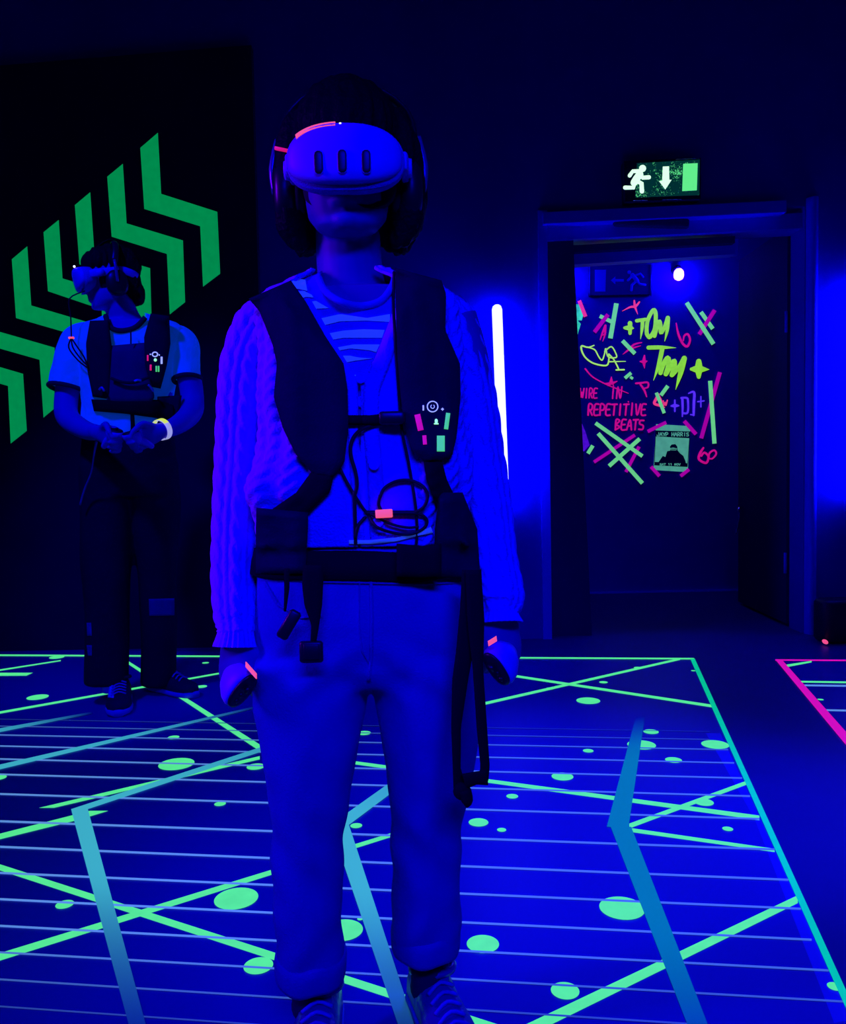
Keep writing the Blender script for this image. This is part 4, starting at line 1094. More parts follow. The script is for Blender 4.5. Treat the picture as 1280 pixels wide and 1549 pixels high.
for px, py in ((546, 572), (546, 608), (566, 703), (572, 790)):
    c = on(px, py, core, 0.002)
    b = mk('button', loft([ring(c + Yv * dy, X, Z, r_, r_, 20) for dy, r_ in ((0.004, 0.0085), (-0.001, 0.0090), (-0.004, 0.0085), (-0.0045, 0.0060), (-0.0030, 0.0050))]), m_button, card)
# tee stripes and neckline, white hem showing under the cardigan
def onq(A, B, th, mat, name, parent, bv=core, Yd=1.345, na=24, nb=4, **k):
    return mk(name, ribbon(A, B, bv, th, Yd, na, nb, **k), mat, parent)
teeb = bvh_of([teeo])
mk('neck_band', tube([on(482, 420, teeb, 0.003, 1.40), on(492, 440, teeb, 0.003, 1.37), on(515, 456, teeb, 0.003), on(545, 463, teeb, 0.003), on(575, 456, teeb, 0.003), on(592, 436, teeb, 0.003, 1.37), on(598, 420, teeb, 0.003, 1.40)], 0.006, 10, 5), m_tee, teeo)
for A, B in (([(462, 458), (478, 455), (497, 466)], [(466, 469), (480, 467), (498, 466)]), ([(474, 484), (515, 475), (555, 481), (590, 475)], [(482, 494), (515, 486), (555, 485), (590, 487)]),
             ([(488, 506), (520, 500), (550, 498), (582, 499)], [(496, 515), (520, 511), (550, 511), (578, 511)]), ([(502, 527), (535, 521), (575, 521), (573, 524)], [(508, 531), (530, 527), (560, 530), (569, 533)]),
             ([(511, 538), (530, 538), (542, 541)], [(520, 549), (535, 546), (564, 542)]), ([(535, 567), (552, 567)], [(538, 571), (549, 571)])):
    onq(A, B, 0.0012, m_stripe, 'stripe', teeo, teeb, 1.36, 24, 4, off=0.0012)
onq([(434, 430), (447, 421), (462, 423)], [(441, 437), (452, 437), (465, 440)], 0.006, m_stripe, 'collar_fold', teeo, core, 1.40, 16, 6)
onq([(448, 441), (460, 440), (472, 446)], [(455, 452), (463, 449), (474, 450)], 0.003, m_stripe, 'stripe', teeo, core, 1.39, 16, 4)
onq([(528, 817), (560, 817), (600, 813), (630, 806), (652, 797)], [(528, 823), (560, 823), (600, 819), (630, 811), (655, 806)], 0.003, m_stripe, 'tee_hem', teeo, core, 1.35, 30, 3)

# trousers
LY, RY_ = 1.425, 1.47
def leg(rows, Y0, Y1):
    rings = []
    N = 70
    for i in range(N):
        t = i / (N - 1); s = t * (len(rows) - 1); k = min(int(s), len(rows) - 2); u = s - k
        r = [cr([q[j] for q in rows], t) for j in range(3)]
        Y = Y0 + (Y1 - Y0) * t; c = at((r[1] + r[2]) / 2, r[0], Y); rx = (r[2] - r[1]) / 2 * ppm(Y)
        rings.append(ring(c, X, Yv, rx, rx * 0.95 + 0.004, 40, 2.2))
    return loft(rings)
legL = leg([(985, 384, 566), (1045, 381, 558), (1100, 390, 549), (1160, 398, 539), (1230, 408, 529), (1300, 411, 521), (1370, 413, 520), (1430, 416, 521), (1475, 419, 523)], 1.445, LY)
legR = leg([(985, 552, 733), (1045, 564, 734), (1100, 574, 729), (1160, 582, 720), (1230, 588, 705), (1300, 592, 699), (1370, 592, 698), (1405, 592, 697), (1432, 597, 693)], 1.455, RY_)
TP = [(820, 396, 706, 0.105, 0.0), (870, 388, 712, 0.112, 0.0), (930, 384, 726, 0.112, 0.0), (1000, 383, 735, 0.098, 0.0), (1030, 395, 725, 0.072, 0.0)]
pel = loft([torso_ring(TP, y, 1.45, 48, 2.4) for y in (820, 845, 870, 900, 930, 965, 1000, 1030)])
def jean_disp(p, n):
    q = Vector((p.x * 9, p.y * 9, p.z * 6)); d = 0.003 * noise.noise(q) + 0.0025 * noise.noise(q * 2.7)
    z_ = p.z
    # diagonal folds behind the knees and at the cuffs
    d += 0.003 * math.sin((z_ * 55 + p.x * 60)) * math.exp(-((z_ - 0.34) / 0.09) ** 2)
    d += 0.003 * math.sin((z_ * 60 - p.x * 70)) * math.exp(-((z_ - 0.16) / 0.07) ** 2)
    d += 0.003 * math.sin((z_ * 80 + abs(p.x + 0.09) * 60)) * math.exp(-((z_ - 0.66) / 0.05) ** 2)
    return d
jeans = remesh('jeans', [legL, legR, pel], 0.0065, m_jean, pl1, 12, jean_disp)
jb = bvh_of([jeans])
# turned-up cuffs
def cuff(x0, x1, y0, y1, Y, tilt):
    rings = []
    for t, g in ((0.02, -0.006), (0, 0.004), (0.03, 0.006), (0.3, 0.008), (0.8, 0.007), (0.97, 0.005), (1.0, 0.001), (0.98, -0.006)):
        y = y0 + (y1 - y0) * t
        c = at((x0 + x1) / 2, y, Y); c.z = at((x0 + x1) / 2, y, Y - 0.055).z; rx = (x1 - x0) / 2 * ppm(Y) + g
        rr = ring(c, X, Yv, rx, rx * 0.95 + 0.006, 44, 2.2)
        for p in rr: p.z += tilt * (p.y - Y) + 0.003 * math.sin(p.x * 90)
        rings.append(rr)
    return loft(rings, caps=False)
mk('cuff', cuff(422, 520, 1464, 1503, LY, 0.10), m_jean, jeans)
mk('cuff', cuff(597, 692, 1421, 1460, RY_, 0.08), m_jean, jeans)
def jseam(pts, w, name='seam'):
    mk(name, strap(pts, w, jb, 0.002, 1.34, na=30, nb=3, blur=1), m_seam, jeans)
jseam([(561, 868), (563, 930), (562, 990), (558, 1030)], 5, 'fly')
jseam([(544, 875), (543, 940), (548, 985), (560, 1005)], 2, 'fly_stitch')
jseam([(400, 880), (420, 915), (455, 935), (480, 932)], 3, 'pocket_edge')
jseam([(395, 872), (470, 880), (560, 882), (640, 884), (705, 880)], 3, 'waistband_seam')
# ankles, socks, shoes
for nm, (cx_, yt, yb, Y, w) in {'l': (466, 1490, 1545, LY, 26), 'r': (646, 1455, 1520, RY_, 26)}.items():
    c = at(cx_, yb, Y)
    mk('sock', tube([at(cx_, yt, Y), at(cx_, (yt + yb) / 2, Y), Vector((c.x, Y + 0.005, 0.06))], [w * ppm(Y), w * ppm(Y) * 0.96, w * ppm(Y) * 1.0], 20, 3), m_sock, pl1)
def shoe(px, Y, yaw, name='shoe', mat=m_shoe1, L=0.27, w=0.046, h=0.066, so_=0.026, parent=pl1, back=0.075, lc=True, zoff=0.003):
    c = Vector((at(px, 1000, Y).x, Y, zoff)); f = Vector((math.sin(yaw), -math.cos(yaw), 0))
    heel = c - f * back; toe = heel + f * L
    u, s = shoe_parts(heel, toe, w, h, so_)
    o = mk(name, u, mat, parent); mk('sole', s, m_sole, o)
    if lc:
        for l in laces(heel, toe, 5, w, h, so_): mk('lace', l, m_lace, o)
        fz = heel + f * (L * 0.30) + Z * (so_ + h * 0.98)
        mk('tongue', rbox(fz, (0.05, 0.014, 0.05), Matrix.Rotation(math.radians(-25), 3, 'X'), 0.3), mat, o)
        mk('collar', tube([heel + f * (L * 0.06) + Z * (so_ + h * 0.92) , heel + f * (L * .2) + f.cross(Z) * w * 0.8 + Z * (so_ + h * 0.95), heel + f * (L * 0.33) + f.cross(Z) * w * 0.5 + Z * (so_ + h * 1.0), heel + f * (L * 0.33) - f.cross(Z) * w * 0.5 + Z * (so_ + h * 1.0), heel + f * (L * .2) - f.cross(Z) * w * 0.8 + Z * (so_ + h * 0.95), heel + f * (L * 0.06) + Z * (so_ + h * 0.92)], 0.007, 8, 4), mat, o)
    return o
shoe(468, LY, 0.05); shoe(648, RY_, 0.28)

# headset, headphones
headset(frame(at(524.5, 253, 1.352), (0.0, -1.0, -0.03)), at(523, 300, 1.36), 'pale headset with three dark camera slots worn by the front player')
headphones(HM, at(524, 300, 1.45), 'black headphones over the ears of the front player')
hs = [o for o in COL.objects if o.name.startswith('vr_headset')][0]
def red_stick():
    a, b = at(416, 224, 1.40), at(435, 228, 1.40)
    mk('red_tape', tube([a, b], 0.0046, 10, flat=0.6), m_redt, hs)
red_stick()

# controllers
cl_ = at(367, 1045, 1.335)
controller(cl_, Vector((0.60, -0.66, -0.46)), at(388, 1020, 1.335) - at(347, 1072, 1.335), at(356, 1016, 1.425), at(360, 1050, 1.35), 'pale controller with dark oval face in the hand at the left, front player',
           (at(372, 1001, 1.318), at(388, 1019, 1.305) - at(372, 1001, 1.318), at(372, 1009, 1.316) - at(372, 1001, 1.318)))
cr_ = at(751, 1012, 1.345)
controller(cr_, Vector((-0.60, -0.66, -0.46)), at(738, 985, 1.345) - at(764, 1040, 1.345), at(760, 980, 1.43), at(757, 1010, 1.35), 'pale controller with dark oval face in the hand at the right, front player',
           (at(738, 970, 1.318), at(751, 962, 1.318) - at(738, 970, 1.318), Vector((0.001, 0, -0.008))))

# ------------------------------------------------------------------ front player's vest
v1 = root_of('haptic_vest', at(556, 860, 1.34), 'black strapped vest with cables and belt worn by the front player', 'vest', 'vests worn by the players')
wear = bvh_of([card, teeo] + list(card.children))
wearj = bvh_of([card, teeo, jeans] + list(card.children))
lp_ = mk('shoulder_panel', ribbon([(376, 452), (392, 470), (412, 520), (419, 550), (414, 600), (428, 648), (448, 688), (474, 718)], [(440, 424), (462, 455), (492, 508), (520, 550), (526, 590), (527, 650), (521, 700), (504, 722)], wear, 0.022, 1.37, 44, 14, blur=6), m_vest, v1)
rp_ = mk('shoulder_panel', ribbon([(598, 405), (599, 470), (601, 540), (606, 600), (612, 645), (622, 680), (640, 697)], [(668, 424), (675, 445), (674, 500), (696, 550), (697, 600), (691, 660), (684, 690), (668, 698)], wear, 0.028, 1.36, 44, 14, blur=6), m_vest, v1)
vb = bvh_of([card, teeo, lp_, rp_] + list(card.children))
mk('chest_strap', ribbon([(520, 628), (560, 628), (612, 622)], [(520, 642), (560, 643), (612, 640)], wear, 0.012, 1.345, 24, 4), m_strap, v1)
mk('chest_buckle', rbox(at(593, 632, 1.312), (0.040, 0.014, 0.020), None, 0.25), m_plast, v1)
for A, B in (([(472, 712), (448, 745), (412, 770), (396, 790)], [(506, 714), (500, 742), (470, 772), (440, 800)]), ([(640, 692), (645, 725), (658, 760), (668, 790)], [(668, 694), (676, 725), (690, 755), (705, 780)])):
    mk('lower_strap', ribbon(A, B, wear, 0.016, 1.345, 24, 6), m_strap, v1)
mk('side_pouch', ribbon([(388, 768), (387, 800), (387, 868)], [(466, 775), (466, 800), (462, 868)], wearj, 0.030, 1.36, 24, 10, blur=6), m_vest, v1)
mk('side_pouch', ribbon([(664, 745), (658, 800), (656, 872)], [(700, 745), (722, 800), (727, 878)], wearj, 0.030, 1.36, 24, 10, blur=6), m_vest, v1)
belt_rings = []
for dy, g in ((826, 0.002), (828, 0.010), (845, 0.011), (864, 0.010), (868, 0.002)):
    belt_rings.append(torso_ring(TP, dy, 1.45, 72, 2.4, grow=g))
for rr in belt_rings:
    for p in rr: p.z += -0.006 * math.exp(-((p.x + 0.02) / 0.06) ** 2) + 0.004
mk('belt', loft(belt_rings + [belt_rings[0]], caps=False), m_strap, v1)
mk('belt_flap', ribbon([(600, 822), (640, 826), (668, 822)], [(600, 872), (640, 874), (668, 872)], None, 0.010, 1.322, 12, 6), m_strap, v1)
# hanging straps
mk('strap_end', strap([(434, 860), (434, 890), (431, 925)], [9, 8, 4], None, 0.004, 1.305, na=16, nb=3), m_strap, v1)
mk('strap_tip', rbox(at(437, 945, 1.302), (0.019, 0.009, 0.050), Matrix.Rotation(math.radians(32), 3, 'Y'), 0.45, pw=2.6), m_plast, v1)
mk('strap_end', strap([(474, 855), (473, 885), (474, 915), (477, 945), (474, 972)], [31, 32, 27, 12, 9], None, 0.005, 1.302, na=24, nb=5), m_strap, v1)
mk('buckle', join(rbox(at(471, 986, 1.300), (0.037, 0.012, 0.034), None, 0.3, pw=3.2), rbox(at(471, 986, 1.293), (0.024, 0.004, 0.024), None, 0.3)), m_plast, v1)
mk('long_strap', strap([(712, 862), (711, 920), (703, 985), (696, 1030), (690, 1100), (691, 1163), (697, 1196)], [26, 30, 26, 24, 15, 12, 22], None, 0.005, 1.30, na=40, nb=4), m_strap, v1)
mk('long_strap', strap([(716, 862), (720, 940), (723, 1010), (729, 1100), (734, 1160), (731, 1180)], [24, 26, 16, 16, 14, 16], None, 0.005, 1.29, na=40, nb=4), m_strap, v1)
mk('strap_loop', strap([(738, 1176), (720, 1177), (702, 1182)], [24, 20, 24], None, 0.006, 1.285, na=12, nb=4), m_strap, v1)
mk('strap_knot', join(ellipsoid(at(699, 1197, 1.285), (0.014, 0.010, 0.014), 12, 8), tube([at(703, 1195, 1.282), at(707, 1212, 1.28), at(706, 1221, 1.28)], [0.010, 0.009, 0.002], 10, 3)), m_strap, v1)
# cables
def cab(pts, r=0.0024, Y=1.318, n=8, name='cable', mat=m_cable, dy=0.0):
    P = []
    for i, p in enumerate(pts):
        h = vb.ray_cast(CAM, ray(*p)); y = min(h[0].y - 0.006, Y + 0.05) if h[0] is not None else Y
        P.append(at(p[0], p[1], y - dy))
    return mk(name, tube(P, r, n, 5, roundcap=True), mat, v1)
cab([(596, 412), (595, 450), (597, 500), (600, 545), (604, 600), (608, 650), (618, 700), (628, 760), (631, 800), (630, 822)])
cab([(575 + 0, 752), (582, 738), (600, 728), (622, 727), (640, 736), (647, 750), (640, 768), (620, 777), (600, 776), (582, 776), (573, 764), (575, 750)], 0.0026, dy=0.002)
cab([(558, 780), (570, 797), (595, 806), (620, 808), (640, 800), (646, 788), (636, 778), (610, 775)], 0.0026, dy=0.003)
cab([(562, 778), (590, 792), (615, 798), (632, 797)], 0.0022, dy=0.004)
cab([(585, 640), (560, 644), (540, 655), (531, 672), (531, 690), (538, 715), (540, 735), (536, 750)], 0.0030)
cab([(515, 710), (525, 730), (540, 755), (556, 776), (575, 778)], 0.0026)
cab([(536, 745), (537, 780), (538, 822)], 0.0030)
cab([(552, 783), (542, 795), (538, 812)], 0.0028)
cab([(556, 776), (590, 776), (630, 776)], 0.0040, dy=0.003)
tb = on(581, 777, vb, 0.014, 1.33)
mk('orange_tag', rbox(tb, (0.027, 0.010, 0.013), Matrix.Rotation(math.radians(-2), 3, 'Y'), 0.12), m_orange, v1)
# lit controls on the right shoulder panel
rpb = bvh_of([rp_])
def dec(A, B, mat, name, th=0.0012):
    return mk(name, ribbon(A, B, rpb, th, 1.32, 8, 3, off=0.0006, blur=0), mat, rp_)
def rot_rect(cx_, cy_, w, h, a):
    c, s = math.cos(a), math.sin(a)
    f = lambda x, y: (cx_ + x * c - y * s, cy_ + x * s + y * c)
    return [f(-w / 2, -h / 2), f(-w / 2, h / 2)], [f(w / 2, -h / 2), f(w / 2, h / 2)]
dec(*rot_rect(634, 639, 9, 25, -0.22), m_stm, 'sticker'); dec(*rot_rect(642.5, 665.5, 6, 14, -0.08), m_stm, 'sticker')
dec(*rot_rect(676.5, 637, 6.5, 25, 0.13), m_stg, 'sticker'); dec(*rot_rect(667, 671, 12, 24, 0.0), m_stg, 'sticker')
def pr(px, py, o=0.002): return on(px, py, rpb, o, 1.32)
mk('power_icon', tube([pr(654.5 + 8 * math.cos(a), 615 + 8 * math.sin(a)) for a in [2 * math.pi * i / 24 for i in range(25)]], 0.0009, 6), m_icon, rp_)
mk('power_symbol', tube([pr(654.5 + 2.8 * math.cos(a), 615 + 2.8 * math.sin(a)) for a in [-1.0 + 5.2 * i / 12 for i in range(13)]], 0.0006, 6), m_icon, rp_)
mk('minus_mark', tube([pr(640.5, 613), pr(640.5, 621)], 0.0012, 6), m_icon, rp_)
mk('plus_mark', join(tube([pr(669.5, 617), pr(669.5, 621)], 0.0008, 6), tube([pr(667.5, 619), pr(671.5, 619)], 0.0008, 6)), m_icon, rp_)
mk('status_light', ellipsoid(pr(660, 637, 0.001), (0.0026, 0.002, 0.0038), 10, 6), m_gled, rp_)
mk('status_light_base', tube([pr(657, 641), pr(663, 641)], 0.0013, 6), m_gled, rp_)

# ------------------------------------------------------------------ second player
P2 = 3.62
pl2 = root_of('person', (at(198, 1060, P2).x, P2, 0), 'standing person in white tee and dark trousers, head turned aside, hands together', 'person', 'players')
m_tee2 = M('white_tee', (0.02, 0.22, 0.95), 0.85, (0.0, 0.016, 0.10), 1.0, var=(14, 0.10), bump=(40, 0.5), spec=0.05)
m_trim2 = M('dark_tee_trim', (0.0, 0.0, 0.04), 0.85)
m_trou = M('dark_trousers', (0.0, 0.0, 0.03), 0.85, var=(8, 0.3), bump=(60, 0.3), spec=0.05)
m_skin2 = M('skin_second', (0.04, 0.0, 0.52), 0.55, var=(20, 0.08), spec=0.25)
q = ppm(P2)
hd2 = Vector((-0.90, -0.42, -0.10))
HM2 = frame(at(165, 424, P2 - 0.02), hd2)
HM2 = HM2 @ Matrix.Scale(1.05, 4)
b2 = head_parts(HM2)
b2.append(tube([at(172, 440, P2), at(180, 462, P2), at(188, 482, P2 + 0.01), at(194, 500, P2 + 0.02)], [0.060, 0.062, 0.066, 0.085], 20, 4))
b2.append(loft([torso_ring([(486, 150, 245, 0.07, 0.0), (510, 125, 272, 0.09, 0.0), (680, 140, 250, 0.09, 0.0)], y, P2, 28) for y in (486, 500, 520, 600, 680)]))
lwr = at(150, 655, P2 - 0.30); rwr = at(243, 652, P2 - 0.30)
b2.append(tube([at(122, 512, P2), at(108, 560, P2 - 0.01), at(100, 606, P2 - 0.03), at(103, 632, P2 - 0.10), at(128, 650, P2 - 0.22), lwr], [0.055, 0.052, 0.048, 0.046, 0.038, 0.030], 18, 5))
b2.append(tube([at(275, 512, P2), at(284, 560, P2 - 0.01), at(291, 600, P2 - 0.03), at(289, 624, P2 - 0.10), at(268, 643, P2 - 0.22), rwr], [0.055, 0.052, 0.048, 0.046, 0.038, 0.030], 18, 5))
def hp2(w, d, s, mirror):
    P = hand_parts(w, d, s, (0.7, 0.9, 0.7), 0.02, 1.15, 0.5, 0.030)
    if not mirror: return P
    dn = d.normalized(); sn = (s - dn * s.dot(dn)).normalized(); n = dn.cross(sn)
    return [([p - n * (2 * (p - w).dot(n)) for p in v], [tuple(reversed(f_)) for f_ in f]) for v, f in P]
# hands point inwards and slightly down, thumbs up, palms towards the body / each other
b2 += hp2(lwr, Vector((0.92, -0.25, -0.30)), Vector((0.2, -0.35, 0.9)), False)
b2 += hp2(rwr, Vector((-0.92, -0.25, -0.35)), Vector((-0.2, -0.35, 0.9)), True)
body2 = remesh('body', b2, 0.006, m_skin2, pl2, 3)
hp2_ = [ellipsoid((0, 0.03, 0.052), (0.080, 0.098, 0.088), 24, 14), ellipsoid((0, 0.07, -0.01), (0.074, 0.05, 0.07), 20, 12), ellipsoid((0, -0.005, 0.065), (0.079, 0.088, 0.066), 20, 12), ellipsoid((0, 0.095, -0.055), (0.06, 0.03, 0.05), 20, 12)]
hair2 = remesh('hair', [xform(p, HM2) for p in hp2_], 0.006, m_hair, pl2, 2, hair_disp(0.010, 60))
# tee
T2 = [(474, 168, 222, 0.075, 0.01), (482, 150, 242, 0.090, 0.01), (490, 126, 268, 0.105, 0.005), (500, 114, 281, 0.115, 0.0), (520, 112, 284, 0.122, 0.0), (560, 122, 268, 0.125, 0.0), (610, 128, 258, 0.128, 0.0), (660, 130, 256, 0.130, 0.0)]
def tee_fn(a, y):
    return 0.006 * noise.noise(Vector((math.cos(a) * 3, math.sin(a) * 3, y * 0.03))) + 0.005 * math.sin(a * 13 + y * 0.05) * math.exp(-((y - 645) / 30) ** 2)
tee2 = mk('tee_shirt', neck_cut(loft([torso_ring(T2, 476 + (658 - 476) * i / 110, P2, 130, fn=tee_fn) for i in range(111)], caps=False), 190, 476, 30, 24, P2), m_tee2, pl2)
def slv(pts, Ys, hw):
    def fn(a, s): return 1 + 0.05 * noise.noise(Vector((math.cos(a) * 2, math.sin(a) * 2, s * 5))) + 0.02 * math.sin(a * 7 + s * 9)
    return mk('sleeve', tube([at(x, y, Y) for (x, y), Y in zip(pts, Ys)], [h * q for h in hw], 40, 10, ref=(1, 0, 0), fn=fn, caps=False), m_tee2, tee2)
slv([(140, 505), (120, 520), (108, 555), (101, 588)], [P2, P2, P2 - 0.01, P2 - 0.02], [20, 27, 27, 26])
slv([(258, 505), (275, 520), (281, 548), (283, 574)], [P2, P2, P2 - 0.01, P2 - 0.02], [16, 24, 21, 20])
def cring(c, d, r, rr):
    d = d.normalized(); u = (X - d * X.dot(d)).normalized(); v = d.cross(u)
    return tube([c + u * (r * math.cos(6.2832 * i / 28)) + v * (r * math.sin(6.2832 * i / 28)) for i in range(29)], rr, 8)
mk('sleeve_trim', cring(at(101, 588, P2 - 0.02), at(101, 588, P2 - 0.02) - at(108, 555, P2), 25.5 * q, 0.010), m_trim2, tee2)
mk('sleeve_trim', cring(at(283, 574, P2 - 0.02), at(283, 574, P2 - 0.02) - at(281, 548, P2), 19.8 * q, 0.010), m_trim2, tee2)
nk = []
teb2 = bvh_of([tee2])
def on2(px, py, off, bv=teb2, Yd=None):
    Yd = P2 - 0.11 if Yd is None else Yd
    h = bv.ray_cast(CAM, ray(px, py)); y = h[0].y if h[0] is not None and abs(h[0].y - Yd) < 0.2 else Yd
    return at(px, py, y - off)
mk('neck_band', tube([on2(160, 478, 0.004), on2(165, 493, 0.004), on2(178, 500, 0.004), on2(195, 499, 0.004), on2(208, 493, 0.004), on2(220, 480, 0.004)], 0.011, 10, 4), m_trim2, tee2)
# trousers
def leg2(rows, Y0, Y1):
    rings = []
    for i in range(40):
        t = i / 39; r = [cr([q_[j] for q_ in rows], t) for j in range(3)]
        Y = Y0 + (Y1 - Y0) * t; c = at((r[1] + r[2]) / 2, r[0], Y); rx = (r[2] - r[1]) / 2 * ppm(Y)
        rings.append(ring(c, X, Yv, rx, rx * 0.9 + 0.01, 32, 2.2))
    return loft(rings)
lg1 = leg2([(700, 122, 205), (760, 122, 200), (850, 126, 197), (940, 129, 195), (1032, 131, 194)], P2, P2 - 0.03)
lg2 = leg2([(700, 190, 268), (760, 200, 270), (850, 208, 268), (940, 214, 267), (1034, 214, 268)], P2, P2 + 0.12)
TP2 = [(640, 128, 260, 0.12, 0.0), (680, 124, 264, 0.125, 0.0), (720, 122, 268, 0.125, 0.0), (750, 132, 262, 0.11, 0.0)]
trou = remesh('trousers', [lg1, lg2, loft([torso_ring(TP2, y, P2, 36) for y in (645, 665, 690, 720, 750)])], 0.010, m_trou, pl2, 4, lambda p, n: 0.010 * noise.noise(Vector((p.x * 7, p.y * 7, p.z * 4))))
tj = bvh_of([trou])
mk('knee_patch', ribbon([(225, 906), (226, 932)], [(264, 905), (264, 931)], tj, 0.003, P2 - 0.05, 8, 6), M('grey_patch', (0.0, 0.0, 0.22), 0.8, var=(40, 0.3)), trou)
for A, B in (([(131, 942), (132, 962)], [(138, 942), (139, 962)]), ([(131, 976), (133, 992)], [(139, 976), (139, 992)])):
    mk('leg_mark', ribbon(A, B, tj, 0.003, P2 - 0.08, 6, 4), M('pale_mark', (0.01, 0.01, 0.30), 0.8, var=(60, 0.6)), trou)
# socks and shoes
m_shoe2 = M('black_canvas', (0.0, 0.0, 0.04), 0.7, bump=(300, 0.3))
m_sole = M('shoe_sole', (0.05, 0.03, 0.7), 0.6)
for cx_, Y in ((172, P2 - 0.05), (245, P2 + 0.14)):
    c = at(cx_, 1030, Y); mk('sock', tube([Vector((c.x, Y, 0.17)), Vector((c.x, Y, 0.10)), Vector((c.x, Y, 0.06))], 0.048, 16, 2), M('white_sock', (0.15, 0.15, 0.9), 0.9) if cx_ < 200 else m_sock, pl2)
s1 = shoe(180, P2 - 0.04, 0.30, 'shoe', m_shoe2, 0.29, 0.052, 0.085, 0.030, pl2)
s2_ = shoe(247, P2 + 0.14, 0.95, 'shoe', m_shoe2, 0.29, 0.050, 0.085, 0.030, pl2)
mk('side_patch', ribbon([(166, 1035), (163, 1055)], [(174, 1038), (172, 1056)], bvh_of([s1]), 0.003, P2 - 0.1, 6, 3), M('white_patch', (0.3, 0.3, 0.95), 0.7), s1)

# headset, headphones
hm2s = HM2 @ Matrix.Translation((0, -0.066, 0.004)) @ Matrix.Rotation(math.radians(6), 4, 'X')
headset(hm2s, at(130, 440, P2), 'headset seen from its side on the player in the white tee', full=False, strap_white=True, back=0.62)
headphones(HM2, at(190, 450, P2), 'black headphones on the player in the white tee')
hs2 = [o for o in COL.objects if o.name.startswith('vr_headset')][-1]
mk('status_light', ellipsoid(hm2s @ Vector((0.05, -0.055, 0.048)), (0.005, 0.005, 0.005), 8, 6), m_led, hs2)
# vest
v2 = root_of('haptic_vest', at(195, 610, P2 - 0.1), 'black strapped vest with chest panel worn over the white tee', 'vest', 'vests worn by the players')
w2 = bvh_of([tee2] + [c for c in tee2.children if c.name.startswith('sleeve')])
YD = P2 - 0.12
a_ = mk('shoulder_panel', ribbon([(136, 485), (130, 520), (132, 560), (140, 600)], [(164, 484), (170, 530), (168, 570), (166, 604)], w2, 0.035, YD, 24, 8, blur=5), m_vest, v2)
b_ = mk('shoulder_panel', ribbon([(228, 474), (218, 510), (219, 550), (228, 585)], [(256, 478), (258, 520), (252, 555), (243, 588)], w2, 0.040, YD, 24, 8, blur=5), m_vest, v2)
mk('chest_panel', ribbon([(166, 523), (164, 560), (160, 600), (165, 612)], [(222, 518), (224, 560), (234, 600), (228, 612)], w2, 0.030, YD, 24, 10, blur=5), M('chest_pocket', (0.0, 0.0, 0.11), 0.7, var=(30, 0.3)), v2)
mk('pocket_edge', tube([on2(168, 572, 0.05), on2(185, 578, 0.05), on2(205, 578, 0.05), on2(226, 570, 0.05)], 0.006, 8, 4), m_vest, v2)
for pts in ([(203, 577), (208, 575), (214, 576)], [(224, 582), (228, 586), (232, 592)], [(150, 590), (154, 586), (158, 592)]):
    mk('metal_clip', tube([on2(*p, 0.055) for p in pts], 0.005, 8, 3), M('clip_metal', (0.1, 0.3, 0.7), 0.3, metal=0.5), v2)
mk('waist_belt', ribbon([(138, 604), (190, 606), (262, 604)], [(142, 622), (190, 626), (262, 636)], w2, 0.035, YD, 24, 5), m_strap, v2)
mk('side_pouch', ribbon([(238, 600), (238, 645)], [(275, 598), (268, 645)], w2, 0.03, YD + 0.02, 14, 6), m_vest, v2)
mk('lower_strap', ribbon([(197, 622), (198, 658)], [(203, 622), (205, 658)], w2, 0.02, YD, 12, 3), m_strap, v2)
b2v = bvh_of([b_])
def dec2(px, py, w, h, mat, name):
    return mk(name, ribbon([(px - w / 2, py - h / 2), (px - w / 2, py + h / 2)], [(px + w / 2, py - h / 2), (px + w / 2, py + h / 2)], b2v, 0.002, YD - 0.04, 5, 2, off=0.001, blur=0), mat, b_)
dec2(223.5, 541.5, 2.5, 9, m_redt, 'sticker'); dec2(228, 556, 3, 9, m_redt, 'sticker'); dec2(244.5, 545, 3, 11, m_icon, 'sticker'); dec2(236.5, 558, 2.4, 9, m_stg, 'sticker'); dec2(240, 558, 2.4, 9, m_stg, 'sticker')
def pr2(px, py, o=0.004): return on2(px, py, o, b2v, YD - 0.04)
mk('power_icon', tube([pr2(234.5 + 4 * math.cos(a), 536 + 3.4 * math.sin(a)) for a in [6.2832 * i / 16 for i in range(17)]], 0.0026, 6), m_icon, b_)
mk('minus_mark', ellipsoid(pr2(227.5, 536), (0.003, 0.002, 0.003), 8, 5), m_icon, b_); mk('plus_mark', ellipsoid(pr2(241, 537), (0.003, 0.002, 0.003), 8, 5), m_icon, b_)
mk('status_light', ellipsoid(pr2(235, 544.5, 0.003), (0.0065, 0.004, 0.0065), 12, 8), m_gled, b_)
# cable from the headset with a coil on the shoulder
c0 = hm2s @ Vector((0.06, -0.04, -0.05))
cp = [c0, at(105, 452, P2 - 0.14), at(107, 480, P2 - 0.14), at(108, 510, P2 - 0.13)]
mk('cable', tube(cp, 0.0028, 8, 4), m_cable, v2)
for k, pts in enumerate(([(108, 511), (110, 525), (120, 540), (132, 553)], [(108, 511), (115, 522), (127, 540), (133, 556)], [(108, 511), (104, 526), (118, 545), (132, 556)])):
    mk('cable', tube([at(x, y, P2 - 0.15) for x, y in pts], 0.0032, 8, 4), m_cable, v2)
mk('cable_tag', rbox(at(108, 511, P2 - 0.15), (0.022, 0.012, 0.008), None, 0.2), m_orange, v2)
mk('cable', tube([at(197.5, 498, P2 - 0.16), at(198, 508, P2 - 0.165), at(198, 520, P2 - 0.165)], 0.003, 8, 2), m_cable, v2)
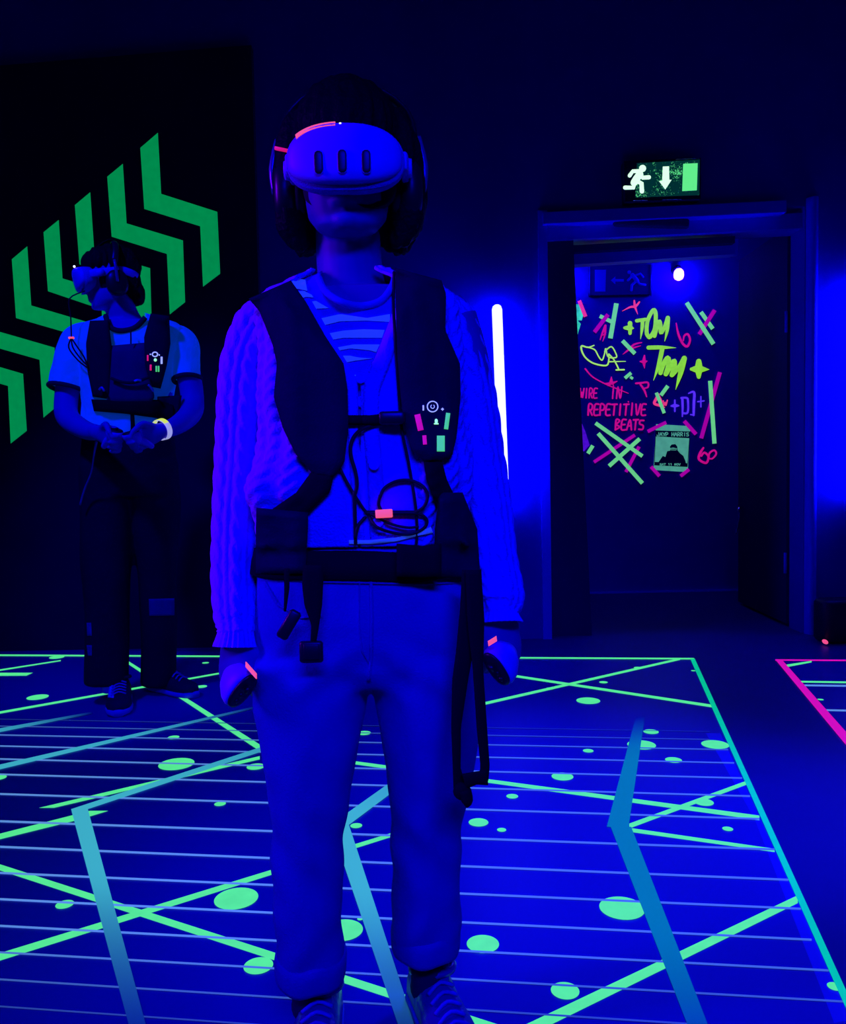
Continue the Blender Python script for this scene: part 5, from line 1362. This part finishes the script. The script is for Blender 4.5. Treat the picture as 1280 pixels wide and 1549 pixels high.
# wristband and controllers
wb_ = at(245, 650, P2 - 0.29); wd = (at(268, 643, P2 - 0.22) - rwr)
def bandring(c, d, r, w):
    d = d.normalized(); u = (Z - d * Z.dot(d)).normalized(); v = d.cross(u)
    return loft([ring(c + d * t, u, v, r + g, r + g, 28) for t, g in ((-w, 0.0), (-w, 0.002), (w, 0.004), (w, 0.0))], caps=False)
wbn = root_of('wristband', wb_, 'pale yellow paper wristband on the wrist of the player in the white tee', 'wristband')
mk('band', bandring(wb_, wd, 0.0385, 0.012), fluo('paper_band', (150, 150, 190), (0.4, 0.4, 0.6)), wbn)
d_ = wd.normalized(); u_ = (Z - d_ * Z.dot(d_)).normalized(); v_ = d_.cross(u_)
pts = []
for t in (-0.0112, 0.0112):
    pts.append([wb_ + d_ * t + (u_ * math.cos(a) + v_ * math.sin(a)) * 0.0435 for a in [(-0.9 + 1.8 * i / 10) for i in range(11)]])
sgn = 1
mk('yellow_tab', loft([pts[0], pts[1], [p - (p - wb_).normalized() * 0.003 for p in pts[1]], [p - (p - wb_).normalized() * 0.003 for p in pts[0]], pts[0]], caps=False, closed=False), fluo('yellow_band', (205, 225, 70), (0.3, 0.3, 0.1)), wbn)
hl2 = lwr + Vector((0.055, -0.06, -0.005)); hr2 = rwr + Vector((-0.06, -0.06, -0.012))
controller(hl2 + Vector((0.035, -0.02, 0.01)), Vector((0.15, -0.35, 0.9)), Vector((1, -0.2, 0.1)), hl2 + Vector((-0.01, 0.02, -0.03)), hl2, 'controller in the hand at the left, player in the white tee', None)
controller(hr2 + Vector((-0.03, -0.02, 0.005)), Vector((-0.15, -0.35, 0.9)), Vector((1, 0.2, 0.12)), hr2 + Vector((0.01, 0.02, -0.03)), hr2, 'controller in the wristbanded hand, player in the white tee', None)
# lanyard hanging from the hand
ly = tag(mk('wrist_cord', tube([at(146, 668, P2 - 0.28), at(142, 690, P2 - 0.24), at(138, 715, P2 - 0.2), at(128, 740, P2 - 0.16), at(121, 764, P2 - 0.14)], [0.005, 0.003, 0.003, 0.004, 0.004], 8, 4), M('cord', (0.05, 0.02, 0.35), 0.5)), 'thin cord hanging from the hand of the player in the white tee', 'cord')
